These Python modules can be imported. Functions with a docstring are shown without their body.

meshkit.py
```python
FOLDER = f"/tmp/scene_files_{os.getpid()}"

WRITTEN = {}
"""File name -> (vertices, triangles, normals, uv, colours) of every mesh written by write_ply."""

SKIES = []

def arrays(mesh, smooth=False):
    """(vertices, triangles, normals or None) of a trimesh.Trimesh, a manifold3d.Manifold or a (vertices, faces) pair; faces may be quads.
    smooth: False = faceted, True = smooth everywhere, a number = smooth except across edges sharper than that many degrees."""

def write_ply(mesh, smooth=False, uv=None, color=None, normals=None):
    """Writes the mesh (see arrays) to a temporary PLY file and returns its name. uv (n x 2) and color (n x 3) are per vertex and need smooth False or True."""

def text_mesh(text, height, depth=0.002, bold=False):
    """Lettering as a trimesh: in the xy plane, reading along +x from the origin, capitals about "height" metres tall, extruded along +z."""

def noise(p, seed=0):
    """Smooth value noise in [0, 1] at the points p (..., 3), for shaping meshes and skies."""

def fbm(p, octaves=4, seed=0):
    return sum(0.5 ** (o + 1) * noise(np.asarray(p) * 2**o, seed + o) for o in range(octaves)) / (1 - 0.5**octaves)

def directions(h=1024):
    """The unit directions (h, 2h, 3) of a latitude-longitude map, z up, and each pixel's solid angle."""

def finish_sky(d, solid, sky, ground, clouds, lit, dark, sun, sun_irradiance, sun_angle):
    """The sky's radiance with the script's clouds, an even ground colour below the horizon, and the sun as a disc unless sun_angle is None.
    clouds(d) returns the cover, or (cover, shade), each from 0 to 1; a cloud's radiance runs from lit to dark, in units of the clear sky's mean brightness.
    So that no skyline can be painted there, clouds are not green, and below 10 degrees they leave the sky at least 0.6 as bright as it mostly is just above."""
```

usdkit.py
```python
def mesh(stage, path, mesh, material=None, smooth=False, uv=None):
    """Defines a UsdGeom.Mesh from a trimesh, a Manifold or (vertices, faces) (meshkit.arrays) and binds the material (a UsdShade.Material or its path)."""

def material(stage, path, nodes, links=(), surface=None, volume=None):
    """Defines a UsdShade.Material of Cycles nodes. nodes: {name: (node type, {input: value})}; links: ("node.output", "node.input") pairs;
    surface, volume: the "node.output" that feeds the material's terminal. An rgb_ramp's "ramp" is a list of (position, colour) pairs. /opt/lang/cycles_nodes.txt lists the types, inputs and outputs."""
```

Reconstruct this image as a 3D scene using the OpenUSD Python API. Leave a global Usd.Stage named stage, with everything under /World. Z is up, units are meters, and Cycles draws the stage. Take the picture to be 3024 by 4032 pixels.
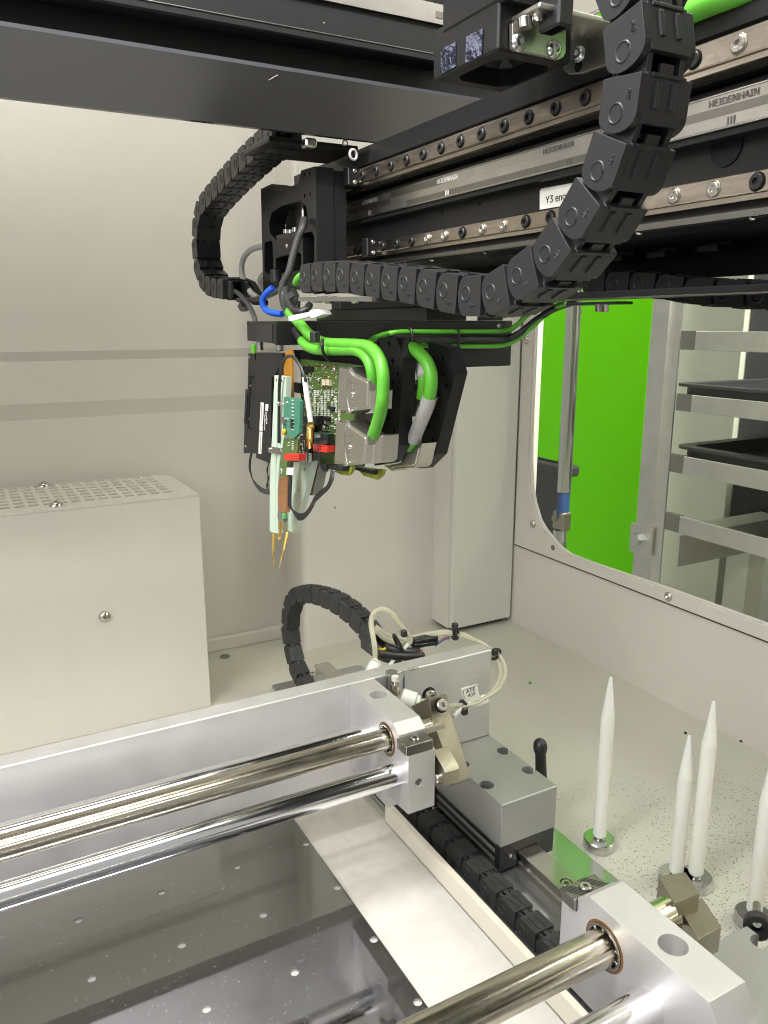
import math, random, numpy as np, trimesh, usdkit, meshkit
from trimesh.transformations import rotation_matrix
from pxr import Usd, UsdGeom, UsdLux, UsdShade, Gf, Sdf
import shapely.geometry as sg
from shapely.geometry import Polygon, Point, box as sbox
from shapely.ops import unary_union
import manifold3d as m3

stage = Usd.Stage.CreateInMemory()
UsdGeom.SetStageUpAxis(stage, UsdGeom.Tokens.z); UsdGeom.SetStageMetersPerUnit(stage, 1.0)
UsdGeom.Xform.Define(stage, '/World')
random.seed(7); RNG = np.random.default_rng(7)

# ------------------------------------------------------------------ camera
CAM = np.array([0, 0, .335])
R = np.array([[0.87697903, -0.48052758, -0.00101631], [-0.11345972, -0.20501171, -0.97216104], [0.46694184, 0.85268015, -0.2343115]])
FPX = 3097.86                                   # focal length in pixels of a 3024 x 4032 frame
cam = UsdGeom.Camera.Define(stage, '/World/camera')
cam.CreateHorizontalApertureAttr(36.0); cam.CreateVerticalApertureAttr(48.0); cam.CreateFocalLengthAttr(36.0 * FPX / 3024)
cam.CreateClippingRangeAttr(Gf.Vec2f(.01, 100))
rt, up, bk = R[0], -R[1], -R[2]
cam.AddTransformOp().Set(Gf.Matrix4d(*rt, 0, *up, 0, *bk, 0, *CAM, 1))
EXPOSURE = -0.36
cam.CreateExposureAttr(EXPOSURE)

# ------------------------------------------------------------------ light
def rect_light(name, pos, target, w, h, power, col=(1, .96, .88)):
    l = UsdLux.RectLight.Define(stage, '/World/' + name)
    l.CreateWidthAttr(w); l.CreateHeightAttr(h); l.CreateIntensityAttr(power); l.CreateNormalizeAttr(True); l.CreateColorAttr(Gf.Vec3f(*col))
    p = np.array(pos, float); d = np.array(target, float) - p; d /= np.linalg.norm(d)
    x = np.array([1., 0, 0]); x -= d * (x @ d); x /= np.linalg.norm(x); z = -d; y = np.cross(z, x)
    l.AddTransformOp().Set(Gf.Matrix4d(*x, 0, *y, 0, *z, 0, *p, 1))
    return l
# tube lamps of the machine: one over the opening in front, one behind the cross beam; and the room's ceiling lamps
rect_light('front_lamp_panel', (-.10, .20, .64), (.04, .30, .09), .60, .15, 2.0, (1, .985, .97))
rect_light('front_tube_lamp', (.12, .19, .63), (.12, .30, .10), .80, .018, .62, (1, .985, .97))
rect_light('rear_tube_lamp', (-.05, .52, .74), (.0, .76, .28), .45, .03, .36, (1, .95, .85))
rect_light('room_ceiling_lamp', (.72, -.10, 1.35), (1.72, .60, 1.18), .9, .5, 60., (1, .985, .93))
rect_light('room_ceiling_lamp_001', (-1.45, -.65, 1.02), (.15, .45, .10), 1.1, .8, 7.2, (1, .985, .96))
dome = UsdLux.DomeLight.Define(stage, '/World/room_light')
usdkit.material(stage, '/World/Looks/room', {'b': ('background_shader', {'color': (1.0, .99, .95), 'strength': .60})}, [], surface='b.background')
UsdShade.MaterialBindingAPI.Apply(dome.GetPrim()).Bind(UsdShade.Material.Get(stage, '/World/Looks/room'))

# ------------------------------------------------------------------ names, things and parts
_used = {}
def numbered(parent, name):
    n = _used.get((parent, name), 0); _used[(parent, name)] = n + 1
    return name if n == 0 else f'{name}_{n:03d}'
def raw(mesh):
    if hasattr(mesh, 'to_mesh'):
        q = mesh.to_mesh(); mesh = trimesh.Trimesh(q.vert_properties[:, :3], q.tri_verts, process=False)
    if isinstance(mesh, (list,)): mesh = trimesh.util.concatenate([raw(x) for x in mesh])
    if isinstance(mesh, tuple): mesh = trimesh.Trimesh(mesh[0], mesh[1], process=False)
    return mesh
THINGS = []
class Node:
    def __init__(s, name, mesh=None, mat=None, smooth=30, kind=None, label=None): s.name, s.mesh, s.mat, s.smooth, s.kind, s.label, s.kids = name, mesh, mat, smooth, kind, label, []
    def add(s, name, mesh, mat, smooth=30, kind=None, label=None):
        k = Node(name, raw(mesh), mat, smooth, kind, label); s.kids.append(k); return k
class Thing(Node):
    def __init__(s, name, label=None, cat=None, group=None, kind=None, mesh=None, mat=None, smooth=30):
        super().__init__(name, raw(mesh) if mesh is not None else None, mat, smooth); s.tlabel, s.cat, s.group, s.tkind = label, cat, group, kind; THINGS.append(s)
def emit(node, parent, base):
    path = parent + '/' + numbered(parent, node.name)
    v, f, n = meshkit.arrays(node.mesh, node.smooth)
    pr = usdkit.mesh(stage, path, (np.asarray(node.mesh.vertices) - base, node.mesh.faces), M[node.mat], smooth=node.smooth).GetPrim()
    if node.kind: pr.SetCustomDataByKey('kind', node.kind)
    if node.label: pr.SetCustomDataByKey('label', node.label)
    for k in node.kids: emit(k, path, base)
    return pr
def finish():
    for t in THINGS:
        ms = []
        def col(n):
            if n.mesh is not None: ms.append(n.mesh.bounds)
            for k in n.kids: col(k)
        col(t)
        b = np.array(ms); lo, hi = b[:, 0].min(0), b[:, 1].max(0)
        base = np.array([(lo[0] + hi[0]) / 2, (lo[1] + hi[1]) / 2, lo[2]])
        path = '/World/' + numbered('/World', t.name)
        if t.mesh is not None and not t.kids:
            pr = usdkit.mesh(stage, path, (np.asarray(t.mesh.vertices) - base, t.mesh.faces), M[t.mat], smooth=t.smooth).GetPrim()
            UsdGeom.Xformable(pr).AddTranslateOp().Set(Gf.Vec3d(*base))
        else:
            x = UsdGeom.Xform.Define(stage, path); x.AddTranslateOp().Set(Gf.Vec3d(*base)); pr = x.GetPrim()
            for k in t.kids: emit(k, path, base)
        for key, val in (('label', t.tlabel), ('category', t.cat), ('group', t.group), ('kind', t.tkind)):
            if val: pr.SetCustomDataByKey(key, val)

# ------------------------------------------------------------------ points of the place, read from the photograph on known planes
def zm(x0, y0, w): s = w / 1659; return lambda x, y: (x0 + x * s, y0 + y * s)
def at(uv, **k):
    r = R.T @ np.array([(uv[0] - 1512) / FPX, (uv[1] - 2016) / FPX, 1.0]); (a, val), = k.items(); i = 'XYZ'.index(a)
    return CAM + (val - CAM[i]) / r[i] * r
def pts(z, ps, **k): return np.array([at(z(*p), **k) for p in ps])
def ptx(z, ps): return np.array([at(z(p[0], p[1]), X=p[2]) for p in ps])      # points with a depth plane each

# ------------------------------------------------------------------ shapes
CYC = {'X': [[0, 0, 1], [1, 0, 0], [0, 1, 0]], 'Y': [[0, 1, 0], [0, 0, 1], [1, 0, 0]], 'Z': [[1, 0, 0], [0, 1, 0], [0, 0, 1]]}
def ext(poly, axis, a, b):
    """A shapely polygon ((Y,Z) for X, (Z,X) for Y, (X,Y) for Z) extruded along the axis from a to b."""
    out = []
    for g in getattr(poly, 'geoms', [poly]):
        if g.is_empty or g.area < 1e-9: continue
        m = trimesh.creation.extrude_polygon(g, b - a, engine='earcut'); m.vertices[:, 2] += a
        m.vertices = m.vertices @ np.array(CYC[axis]).T; out.append(m)
    return trimesh.util.concatenate(out)
def P2(z, ps, **k):
    a = list(k)[0]; q = pts(z, ps, **k); i = {'X': (1, 2), 'Y': (2, 0), 'Z': (0, 1)}[a]
    p = Polygon(q[:, i]); return p if p.is_valid else p.buffer(0)
def slab(z, ps, t, holes=(), r=0, **k):
    """An outline on a plane, given a thickness t away from the camera; holes: (x, y, radius in metres)."""
    a, v = list(k.items())[0]; p = P2(z, ps, **k)
    if r: p = p.buffer(-r, quad_segs=3).buffer(r, quad_segs=3)
    i = {'X': (1, 2), 'Y': (2, 0), 'Z': (0, 1)}[a]
    for h in holes:
        c = at(z(h[0], h[1]), **k); p = p.difference(Point(c[i[0]], c[i[1]]).buffer(h[2], quad_segs=4))
    return ext(p, a, min(v, v + t), max(v, v + t))
def bx(x0, x1, y0, y1, z0, z1, c=0):
    if not c:
        m = trimesh.creation.box((x1 - x0, y1 - y0, z1 - z0)); m.apply_translation(((x0 + x1) / 2, (y0 + y1) / 2, (z0 + z1) / 2)); return m
    P = []
    for sx, sy, sz in np.ndindex(2, 2, 2):
        p = np.array([[x0, x1][sx], [y0, y1][sy], [z0, z1][sz]]); s = np.array([1 - 2 * sx, 1 - 2 * sy, 1 - 2 * sz]) * c
        for k in range(3): q = p + s; q[k] = p[k]; P.append(q)
    return trimesh.convex.convex_hull(np.array(P))
def frame(d):
    d = np.asarray(d, float); d = d / np.linalg.norm(d); h = np.array([0, 0, 1.]) if abs(d[2]) < .9 else np.array([1., 0, 0])
    x = np.cross(h, d); x /= np.linalg.norm(x); return np.stack([x, np.cross(d, x), d], 1)
def place(m, p, d):
    m = m.copy(); m.vertices = m.vertices @ frame(d).T + np.asarray(p); return m
def cyl(p0, p1, r, n=20, r1=None, c=0):
    p0, p1 = np.asarray(p0, float), np.asarray(p1, float); L = np.linalg.norm(p1 - p0); r1 = r if r1 is None else r1
    prof = [(0, 0), (r - c, 0), (r, c), (r1, L - c), (r1 - c, L), (0, L)] if c else [(0, 0), (r, 0), (r1, L), (0, L)]
    return place(trimesh.creation.revolve(prof, sections=n), p0, p1 - p0)
def lathe(prof, p, d=(0, 0, 1), n=24): return place(trimesh.creation.revolve(prof, sections=n), p, d)
def spline(P, n=8):
    P = np.asarray(P, float); Q = np.vstack([2 * P[0] - P[1], P, 2 * P[-1] - P[-2]]); out = []
    for i in range(1, len(Q) - 2):
        for t in np.linspace(0, 1, n, endpoint=False):
            a, b, c, d = Q[i - 1:i + 3]; out.append(.5 * ((2 * b) + (-a + c) * t + (2 * a - 5 * b + 4 * c - d) * t * t + (-a + 3 * b - 3 * c + d) * t ** 3))
    out.append(P[-1]); return np.array(out)
def sweep(path, r, n=12, caps=True):
    path = np.asarray(path, float); k = len(path); r = np.broadcast_to(r, k)
    T = np.gradient(path, axis=0); T /= np.linalg.norm(T, axis=1, keepdims=True) + 1e-12
    h = np.array([0, 0, 1.]) if abs(T[0][2]) < .9 else np.array([1., 0, 0]); u = np.cross(h, T[0]); u /= np.linalg.norm(u); V = []
    for i in range(k):
        u = u - T[i] * (u @ T[i]); u /= np.linalg.norm(u); w = np.cross(T[i], u)
        a = np.linspace(0, 2 * np.pi, n, endpoint=False); V.append(path[i] + r[i] * (np.outer(np.cos(a), u) + np.outer(np.sin(a), w)))
    V = np.vstack(V); F = []
    for i in range(k - 1):
        for j in range(n):
            a, b = i * n + j, i * n + (j + 1) % n; F += [[a, b, b + n], [a, b + n, a + n]]
    if caps:
        c0, c1 = len(V), len(V) + 1; V = np.vstack([V, path[0], path[-1]])
        for j in range(n): F += [[c0, (j + 1) % n, j], [c1, (k - 1) * n + j, (k - 1) * n + (j + 1) % n]]
    return trimesh.Trimesh(V, F, process=False)
def tube(P, r, n=12, k=8): return sweep(spline(P, k), r, n)
def ring(p, d, r, t, n=20, m=8):
    a = np.linspace(0, 2 * np.pi, n, endpoint=False); f = frame(d); path = np.asarray(p) + r * (np.outer(np.cos(a), f[:, 0]) + np.outer(np.sin(a), f[:, 1]))
    path = np.vstack([path, path[:2]]); return sweep(path, t, m, False)
def ribbon(P, W, n, pitch):
    """A flat cable of n wires: centre line P, direction of its width W at each point."""
    c = spline(P, 8); w = spline(W, 8); w /= np.linalg.norm(w, axis=1, keepdims=True)
    return [sweep(c + w * ((i - (n - 1) / 2) * pitch), pitch * .55, 7) for i in range(n)]
HEX = [(math.cos(a), math.sin(a)) for a in np.arange(6) * math.pi / 3]
def screw(p, d, r, style='button'):
    """A socket screw whose head stands on p and points along d."""
    h = {'low': .42 * r, 'button': .55 * r, 'cap': 1.1 * r, 'flat': .18 * r, 'hexhead': .8 * r, 'dome': .75 * r}[style]
    if style == 'hexhead': m = m3.Manifold.extrude(m3.CrossSection([[(x * r, y * r) for x, y in HEX]]), h)
    else:
        prof = {'button': [(0, 0), (r, 0), (r, .12 * r), (.85 * r, .35 * r), (.6 * r, .52 * r), (0, h)], 'dome': [(0, 0), (r, 0), (.95 * r, .3 * r), (.75 * r, .56 * r), (.4 * r, .71 * r), (0, h)]}.get(style, [(0, 0), (r, 0), (r, h - .12 * r), (.88 * r, h), (0, h)])
        m = m3.Manifold.revolve(m3.CrossSection([prof]), 18)
        k = .48 * r if style != 'dome' else .34 * r
        m = m - m3.Manifold.extrude(m3.CrossSection([[(x * k, y * k) for x, y in HEX]]), h).translate((0, 0, h * (.06 if style == 'low' else .35)))
    return place(raw(m), p, d)
def man(m):
    m = raw(m).copy(); m.merge_vertices(); return m3.Manifold(m3.Mesh(np.asarray(m.vertices, np.float32), np.asarray(m.faces, np.uint32)))
def cut(a, *bs):
    a = man(a)
    for b in bs: a = a - man(b)
    return raw(a)
def text(s, h, p, xd, yd, depth=.00015, bold=False, centre=True):
    m = meshkit.text_mesh(s, h, depth, bold); xd, yd = np.asarray(xd, float), np.asarray(yd, float)
    if centre: m.vertices[:, :2] -= m.bounds.mean(0)[:2]
    m.vertices = m.vertices @ np.stack([xd, yd, np.cross(xd, yd)]) + np.asarray(p); return m
FX = ((0, -1, 0), (0, 0, 1))         # writing on a face that looks along -X
def quad(z, ps, t=.0002, **k): return slab(z, ps, t, **k)

# ------------------------------------------------------------------ materials
M = {}
def mat(name, col, rough=.5, metal=0, bump=0, bscale=900, bevel=0, var=0, vscale=60, rvar=0, stretch=None, aniso=0, **kw):
    n = {'p': ('principled_bsdf', dict(base_color=col, roughness=rough, metallic=metal, **kw)), 'g': ('geometry', {})}; L = []
    src = 'g.position'
    if stretch: n['mp'] = ('mapping', {'scale': stretch}); L.append(('g.position', 'mp.vector')); src = 'mp.vector'
    if aniso: n['p'][1]['anisotropic'] = aniso
    last = None
    if bevel: n['bv'] = ('bevel', {'samples': 4, 'radius': bevel}); last = 'bv.bevel'
    if bump:
        n['nb'] = ('noise_texture', {'scale': bscale, 'detail': 3.0}); n['b'] = ('bump', {'strength': bump, 'distance': .0006}); L += [(src, 'nb.vector'), ('nb.fac', 'b.height')]
        if last: L.append((last, 'b.normal'))
        last = 'b.normal'
    if last: L.append((last, 'p.normal'))
    if var or rvar:
        n['nv'] = ('noise_texture', {'scale': vscale, 'detail': 5.0, 'roughness': .6}); L.append((src, 'nv.vector'))
    if var:
        c = np.array(col); n['rv'] = ('rgb_ramp', {'ramp': [(.3, tuple(c * (1 - var))), (.7, tuple(np.minimum(c * (1 + var), .95)))]}); L += [('nv.fac', 'rv.fac'), ('rv.color', 'p.base_color')]
    if rvar:
        n['rr'] = ('rgb_ramp', {'ramp': [(.3, (rough * (1 - rvar),) * 3), (.7, (min(rough * (1 + rvar), 1),) * 3)]}); n['rb'] = ('rgb_to_bw', {}); L += [('nv.fac', 'rr.fac'), ('rr.color', 'rb.color'), ('rb.val', 'p.roughness')]
    M[name] = usdkit.material(stage, '/World/Looks/' + name, n, L, surface='p.BSDF')
mat('white_paint', (.64, .618, .56), .42, bump=.10, bscale=1500, var=.02, vscale=14)
mat('grey_paint', (.63, .63, .56), .40, bump=.08, bscale=1500)
mat('cream_paint', (.72, .68, .58), .45, bump=.05)
mat('strip_white', (.68, .66, .63), .30, bump=.03, bscale=400, var=.03, vscale=120, rvar=.3)
mat('aluminium', (.67, .66, .655), .50, .75, bump=.04, bscale=4000, bevel=.0004, var=.03, vscale=40, rvar=.12)
mat('brushed_aluminium', (.66, .66, .68), .30, 1, bump=.10, bscale=900, bevel=.0004, var=.08, vscale=300, rvar=.3, stretch=(.05, 1, 1))
mat('grey_anodised', (.42, .425, .41), .48, .7, bump=.06, bscale=3000, bevel=.0003)
mat('chrome', (.86, .86, .89), .12, 1)
mat('spline_nickel', (.60, .565, .47), .20, 1, bump=.05, bscale=2600, var=.06, vscale=260, rvar=.25, stretch=(.15, 1, 1))
mat('brass_nickel', (.345, .32, .255), .38, 1, bump=.05, bscale=2500, bevel=.0003, var=.03, vscale=60, rvar=.1)
mat('rust_stain', (.20, .10, .035), .6, .3, var=.3, vscale=900)
mat('steel', (.56, .54, .50), .22, 1, bevel=.0002, bump=.03, bscale=1500)
mat('plate_glossy', (.42, .425, .42), .11, .8)
mat('black_oxide', (.05, .05, .05), .38, .7)
mat('edge_sheen', (.10, .10, .11), .5, .8)
mat('dark_steel', (.30, .29, .265), .30, 1, bevel=.0002, bump=.05, bscale=1500)
mat('rail_steel', (.52, .455, .385), .27, 1, bump=.08, bscale=500, var=.16, vscale=160, rvar=.3, stretch=(1, .12, 1))
mat('tape_steel', (.60, .575, .53), .30, 1, var=.06, vscale=90)
mat('tape_grey', (.30, .29, .265), .32, 1)
mat('sheet_steel', (.37, .37, .38), .05, 1, rvar=.5, vscale=180)
mat('black_anodised', (.011, .011, .0115), .38, specular_ior_level=.35, bump=.04, bscale=2500, bevel=.0003)
mat('beam_black', (.15, .148, .14), .17, .9, bump=.012, bscale=1800)
mat('black_matt', (.006, .006, .006), .6, specular_ior_level=.25)
mat('chain_plastic', (.018, .018, .0195), .40, bump=.06, bscale=2600, bevel=.0003)
mat('chain_dusty', (.028, .028, .029), .5, bump=.10, bscale=2200, var=.25, vscale=500)
mat('black_rubber', (.016, .016, .017), .38)
mat('grey_cable', (.045, .044, .042), .5)
mat('green_cable', (.105, .42, .030), .42, bump=.05, bscale=700, var=.10, vscale=120)
mat('green_paint', (.125, .56, .0), .7, specular_ior_level=.0)
mat('blue_plastic', (.01, .09, .55), .35)
mat('hose_grey', (.42, .42, .40), .45)
mat('nylon_white', (.74, .74, .68), .40, subsurface_weight=.15, subsurface_scale=.004)
mat('pin_white', (.80, .79, .72), .48, subsurface_weight=.2, subsurface_scale=.004)
mat('zinc', (.56, .57, .55), .20, 1, bump=.03, bscale=900)
mat('paper', (.78, .77, .71), .55)
mat('ink', (.02, .02, .02), .6)
mat('ink_grey', (.20, .19, .18), .5, .5)
mat('white_ink', (.75, .75, .72), .5)
mat('pcb_green', (.075, .135, .032), .30, var=.25, vscale=600)
mat('pcb_light', (.05, .20, .13), .30, var=.2, vscale=700)
mat('pcb_yellow', (.30, .34, .03), .35, var=.5, vscale=300)
mat('blade_glass_fibre', (.50, .60, .49), .45, bump=.03, subsurface_weight=.1, subsurface_scale=.003)
mat('hood_metal', (.63, .61, .555), .34, 1, bump=.07, bscale=1600, bevel=.0004)
mat('gold', (.80, .56, .16), .22, 1)
mat('copper', (.80, .40, .20), .32, 1, bump=.25, bscale=700, var=.15, vscale=600)
mat('kapton', (.34, .15, .008), .25)
mat('red_plastic', (.62, .035, .02), .4)
mat('solder', (.46, .45, .42), .25, 1, bump=.3, bscale=1200)
mat('yellow_drop', (.62, .36, .01), .3)
mat('led_green', (.10, .50, .16), .3, transmission_weight=.3)
mat('ceramic', (.66, .60, .45), .4)
mat('foil', (.22, .24, .36), .22, 1, bump=.8, bscale=260)
mat('scratch_metal', (.80, .80, .80), .6, .5)
mat('rack_aluminium', (.62, .61, .57), .42, 1, bump=.06, bscale=700, var=.08, vscale=30)
mat('tray_black', (.03, .03, .032), .45)
mat('outer_wall', (.78, .78, .68), .6)
mat('outer_floor', (.40, .41, .34), .35)
mat('tube_clear', (.80, .79, .62), .18, transmission_weight=.55, ior=1.35)
mat('clear_plate', (.22, .215, .19), .12, .6)
mat('blue_tape', (.10, .22, .28), .5)
mat('orange_wire', (.45, .16, .04), .45)
mat('blue_sleeve', (.02, .06, .20), .5)
mat('blue_wire', (.03, .12, .50), .45)
mat('yellow_wire', (.70, .52, .02), .45)
M['pane'] = usdkit.material(stage, '/World/Looks/pane', {'t': ('transparent_bsdf', {'color': (.95, .96, .93)}), 'g': ('glossy_bsdf', {'color': (.9, .9, .9), 'roughness': .02}), 'f': ('fresnel', {'IOR': 1.18}), 'm': ('mix_closure', {})}, [('f.fac', 'm.fac'), ('t.BSDF', 'm.closure1'), ('g.BSDF', 'm.closure2')], surface='m.closure')
# floor: powder coat, worn to dark specks towards the front
M['floor_paint'] = usdkit.material(stage, '/World/Looks/floor_paint', {
    'g': ('geometry', {}), 'p': ('principled_bsdf', {'roughness': .40}), 'v': ('voronoi_texture', {'scale': 620.0, 'randomness': 1.0}), 'nd': ('noise_texture', {'scale': 900.0, 'detail': 2.0}),
    'lt': ('math', {'math_type': 'less_than', 'value2': .34}), 'ad': ('math', {'math_type': 'multiply_add', 'value2': .45, 'value3': -.20}), 'sm': ('math', {'math_type': 'add'}),
    's': ('separate_xyz', {}), 'gy': ('math', {'math_type': 'multiply_add', 'value2': -6.5, 'value3': 2.4}), 'n2': ('noise_texture', {'scale': 14.0, 'detail': 3.0}), 'm2': ('math', {'math_type': 'multiply_add', 'value2': 1.3, 'value3': -.65}),
    'a2': ('math', {'math_type': 'add'}), 'sc': ('separate_color', {}), 'l2': ('math', {'math_type': 'less_than'}), 'mu': ('math', {'math_type': 'multiply'}), 'mx': ('mix_color', {'a': (.53, .525, .45), 'b': (.20, .19, .16)}),
    'nb': ('noise_texture', {'scale': 1400.0, 'detail': 3.0}), 'b': ('bump', {'strength': .12, 'distance': .0006})},
    [('g.position', 'v.vector'), ('g.position', 'nd.vector'), ('nd.fac', 'ad.value1'), ('v.distance', 'sm.value1'), ('ad.value', 'sm.value2'), ('sm.value', 'lt.value1'), ('g.position', 's.vector'), ('s.y', 'gy.value1'),
     ('g.position', 'n2.vector'), ('n2.fac', 'm2.value1'), ('gy.value', 'a2.value1'), ('m2.value', 'a2.value2'), ('v.color', 'sc.color'), ('sc.r', 'l2.value1'), ('a2.value', 'l2.value2'), ('lt.value', 'mu.value1'), ('l2.value', 'mu.value2'),
     ('mu.value', 'mx.fac'), ('mx.result', 'p.base_color'), ('g.position', 'nb.vector'), ('nb.fac', 'b.height'), ('b.normal', 'p.normal')], surface='p.BSDF')
# ------------------------------------------------------------------ zooms of the photograph that the readings refer to
L4 = zm(1500, 2600, 1524); ZB = zm(1300, 2500, 800); ZQ = zm(1000, 2200, 800); ZC = zm(2224, 3432, 800); ZT = zm(1550, 2350, 500)
D = zm(0, 0, 3024); ZW = zm(1800, 1000, 1224); Z0 = zm(0, 1700, 800)

# ------------------------------------------------------------------ setting: floor, walls, column
XW = .5375
Thing('floor', kind='structure', mesh=[ext(sbox(.2304, -.25, XW, .80).union(sbox(-.9, .47, .3, .80)), 'Z', -.01, 0)], mat='floor_paint')
Thing('channel_floor', kind='structure', mesh=bx(-.9, .2304, -.25, .47, -.012, -.0015), mat='strip_white')
t = Thing('sheet_tray', 'polished steel sheet with rows of small round holes lying below the chrome rods', 'metal sheet')
hs = [Point(.176 - .00325 - .0475 * i, .2346 + .0945 + .0475 * j).buffer(.0022, quad_segs=5) for i in range(-0, 9) for j in range(-7, 5)]
t.add('sheet', ext(sbox(-.9, -.25, .1760, .47).difference(unary_union([Point(.1730 - .0475 * i, .4709 - .0475 * j).buffer(.0023, quad_segs=5) for i in range(0, 10) for j in range(0, 14)])), 'Z', -.0011, 0), 'sheet_steel')
sr = random.Random(11); sc = []
for i in range(1100):
    x, y = sr.uniform(-.05, .174), sr.uniform(.12, .44); L = sr.choice([.0002, .00025, .0003, .0003, .0004, .0004, .0004, .0005, .0005, .0007, .001, .0018, .003]) * sr.uniform(.6, 1.2); a = sr.gauss(.5, .9); wd = sr.uniform(.00003, .00006) if L > .0008 else sr.uniform(.0001, .00025)
    q = bx(-L / 2, L / 2, -wd / 2, wd / 2, 0, .00006); q.apply_transform(rotation_matrix(a, (0, 0, 1))); q.apply_translation((x, y, .00001)); sc.append(q)
t.add('scratches', sc, 'scratch_metal', kind='stuff', smooth=False)
t = Thing('guide_lip', 'low cream lip along the white strip beside the black floor chain', 'edge strip', mesh=bx(.2304, .2345, -.25, .42, -.001, .0137, .0004), mat='cream_paint')
t = Thing('rail_base_plate', 'glossy grey base plate under the linear rail and its black chain', 'base plate', mesh=bx(.2346, .3244, -.25, .648, .0003, .004, .0004), mat='plate_glossy')

w = Thing('back_wall', 'pale back wall panel behind the perforated cover box, with two shallow ribs', 'wall')
wp = Polygon([(.7565, .9), (.7565, .3105), (.7600, .3022), (.7600, .2655), (.7640, .2510), (.7640, 0), (.785, 0), (.785, .9)])
w.add('panel', ext(wp, 'X', -.9, .34), 'white_paint', smooth=False)
w.add('foot_lip', bx(-.9, .289, .7565, .7638, 0, .014, .001), 'white_paint')
pr = sbox(.297, .7145, .60, .80).buffer(-.006, quad_segs=5).buffer(.006, quad_segs=5)
w = Thing('middle_wall', 'narrow pale wall panel with a rounded left edge behind the probes', 'wall')
w.add('panel', ext(pr, 'Z', .0, .9), 'white_paint')
w.add('spot', ext(Polygon([(.36, 0), (.363, .001), (.3635, .004), (.361, .003)]), 'Y', .7143, .7144) if False else bx(.3330, .3345, .7142, .7144, .1490, .1512), 'kapton', label='small brown spot on the wall')
w = Thing('corner_column', 'pale square corner column standing left of the window wall', 'column')
w.add('post', bx(.4545, .5350, .675, .74, .006, .9, .0012), 'grey_paint'); w.add('side_flange', bx(.4535, .4543, .681, .735, .006, .9), 'white_paint')
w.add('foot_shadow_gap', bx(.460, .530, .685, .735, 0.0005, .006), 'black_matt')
Thing('cabinet_roof', 'pale roof panel closing the machine cabinet above the beams', 'roof', mesh=bx(-.9, XW, .05, .78, .905, .915), mat='white_paint')
Thing('front_post', 'dark front post of the machine cabinet beside the opening', 'post', mesh=bx(.37, .85, -.47, -.44, 0, 1.3, .004), mat='black_matt')
# window wall with its rounded opening
op = P2(ZW, [(420, 300), (395, 900), (390, 1100), (396, 1230), (412, 1325), (440, 1420), (470, 1470), (510, 1520), (552, 1567), (600, 1600), (650, 1620), (700, 1640)], X=XW)
oy = np.array(op.exterior.coords)
edge = [(y, z) for y, z in oy[:-1]]
opening = Polygon([(edge[0][0], .60)] + edge + [(.45, .1062), (.0, .1062), (.0, .60)]).buffer(0)
w = Thing('window_wall', 'pale right hand wall with a large round cornered window opening', 'wall')
w.add('panel', ext(sbox(-.3, 0, .76, 1.7).difference(opening), 'X', XW, XW + .004), 'white_paint')
w.add('frame_plate', ext(sbox(-.3, .0935, .6745, .9).difference(opening.buffer(.0015)), 'X', XW - .0016, XW - .0002), 'white_paint')
w.add('seam', [bx(XW - .0011, XW - .0001, -.3, .6755, .0920, .0934), bx(XW - .0011, XW - .0001, .6746, .6757, .0935, .9)], 'grey_cable')
for (x, y) in ((370, 460), (405, 1440), (1128, 1828)): w.add('bolt', screw(at(ZW(x, y), X=XW - .0016), (-1, 0, 0), .0042, 'button'), 'steel')
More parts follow.
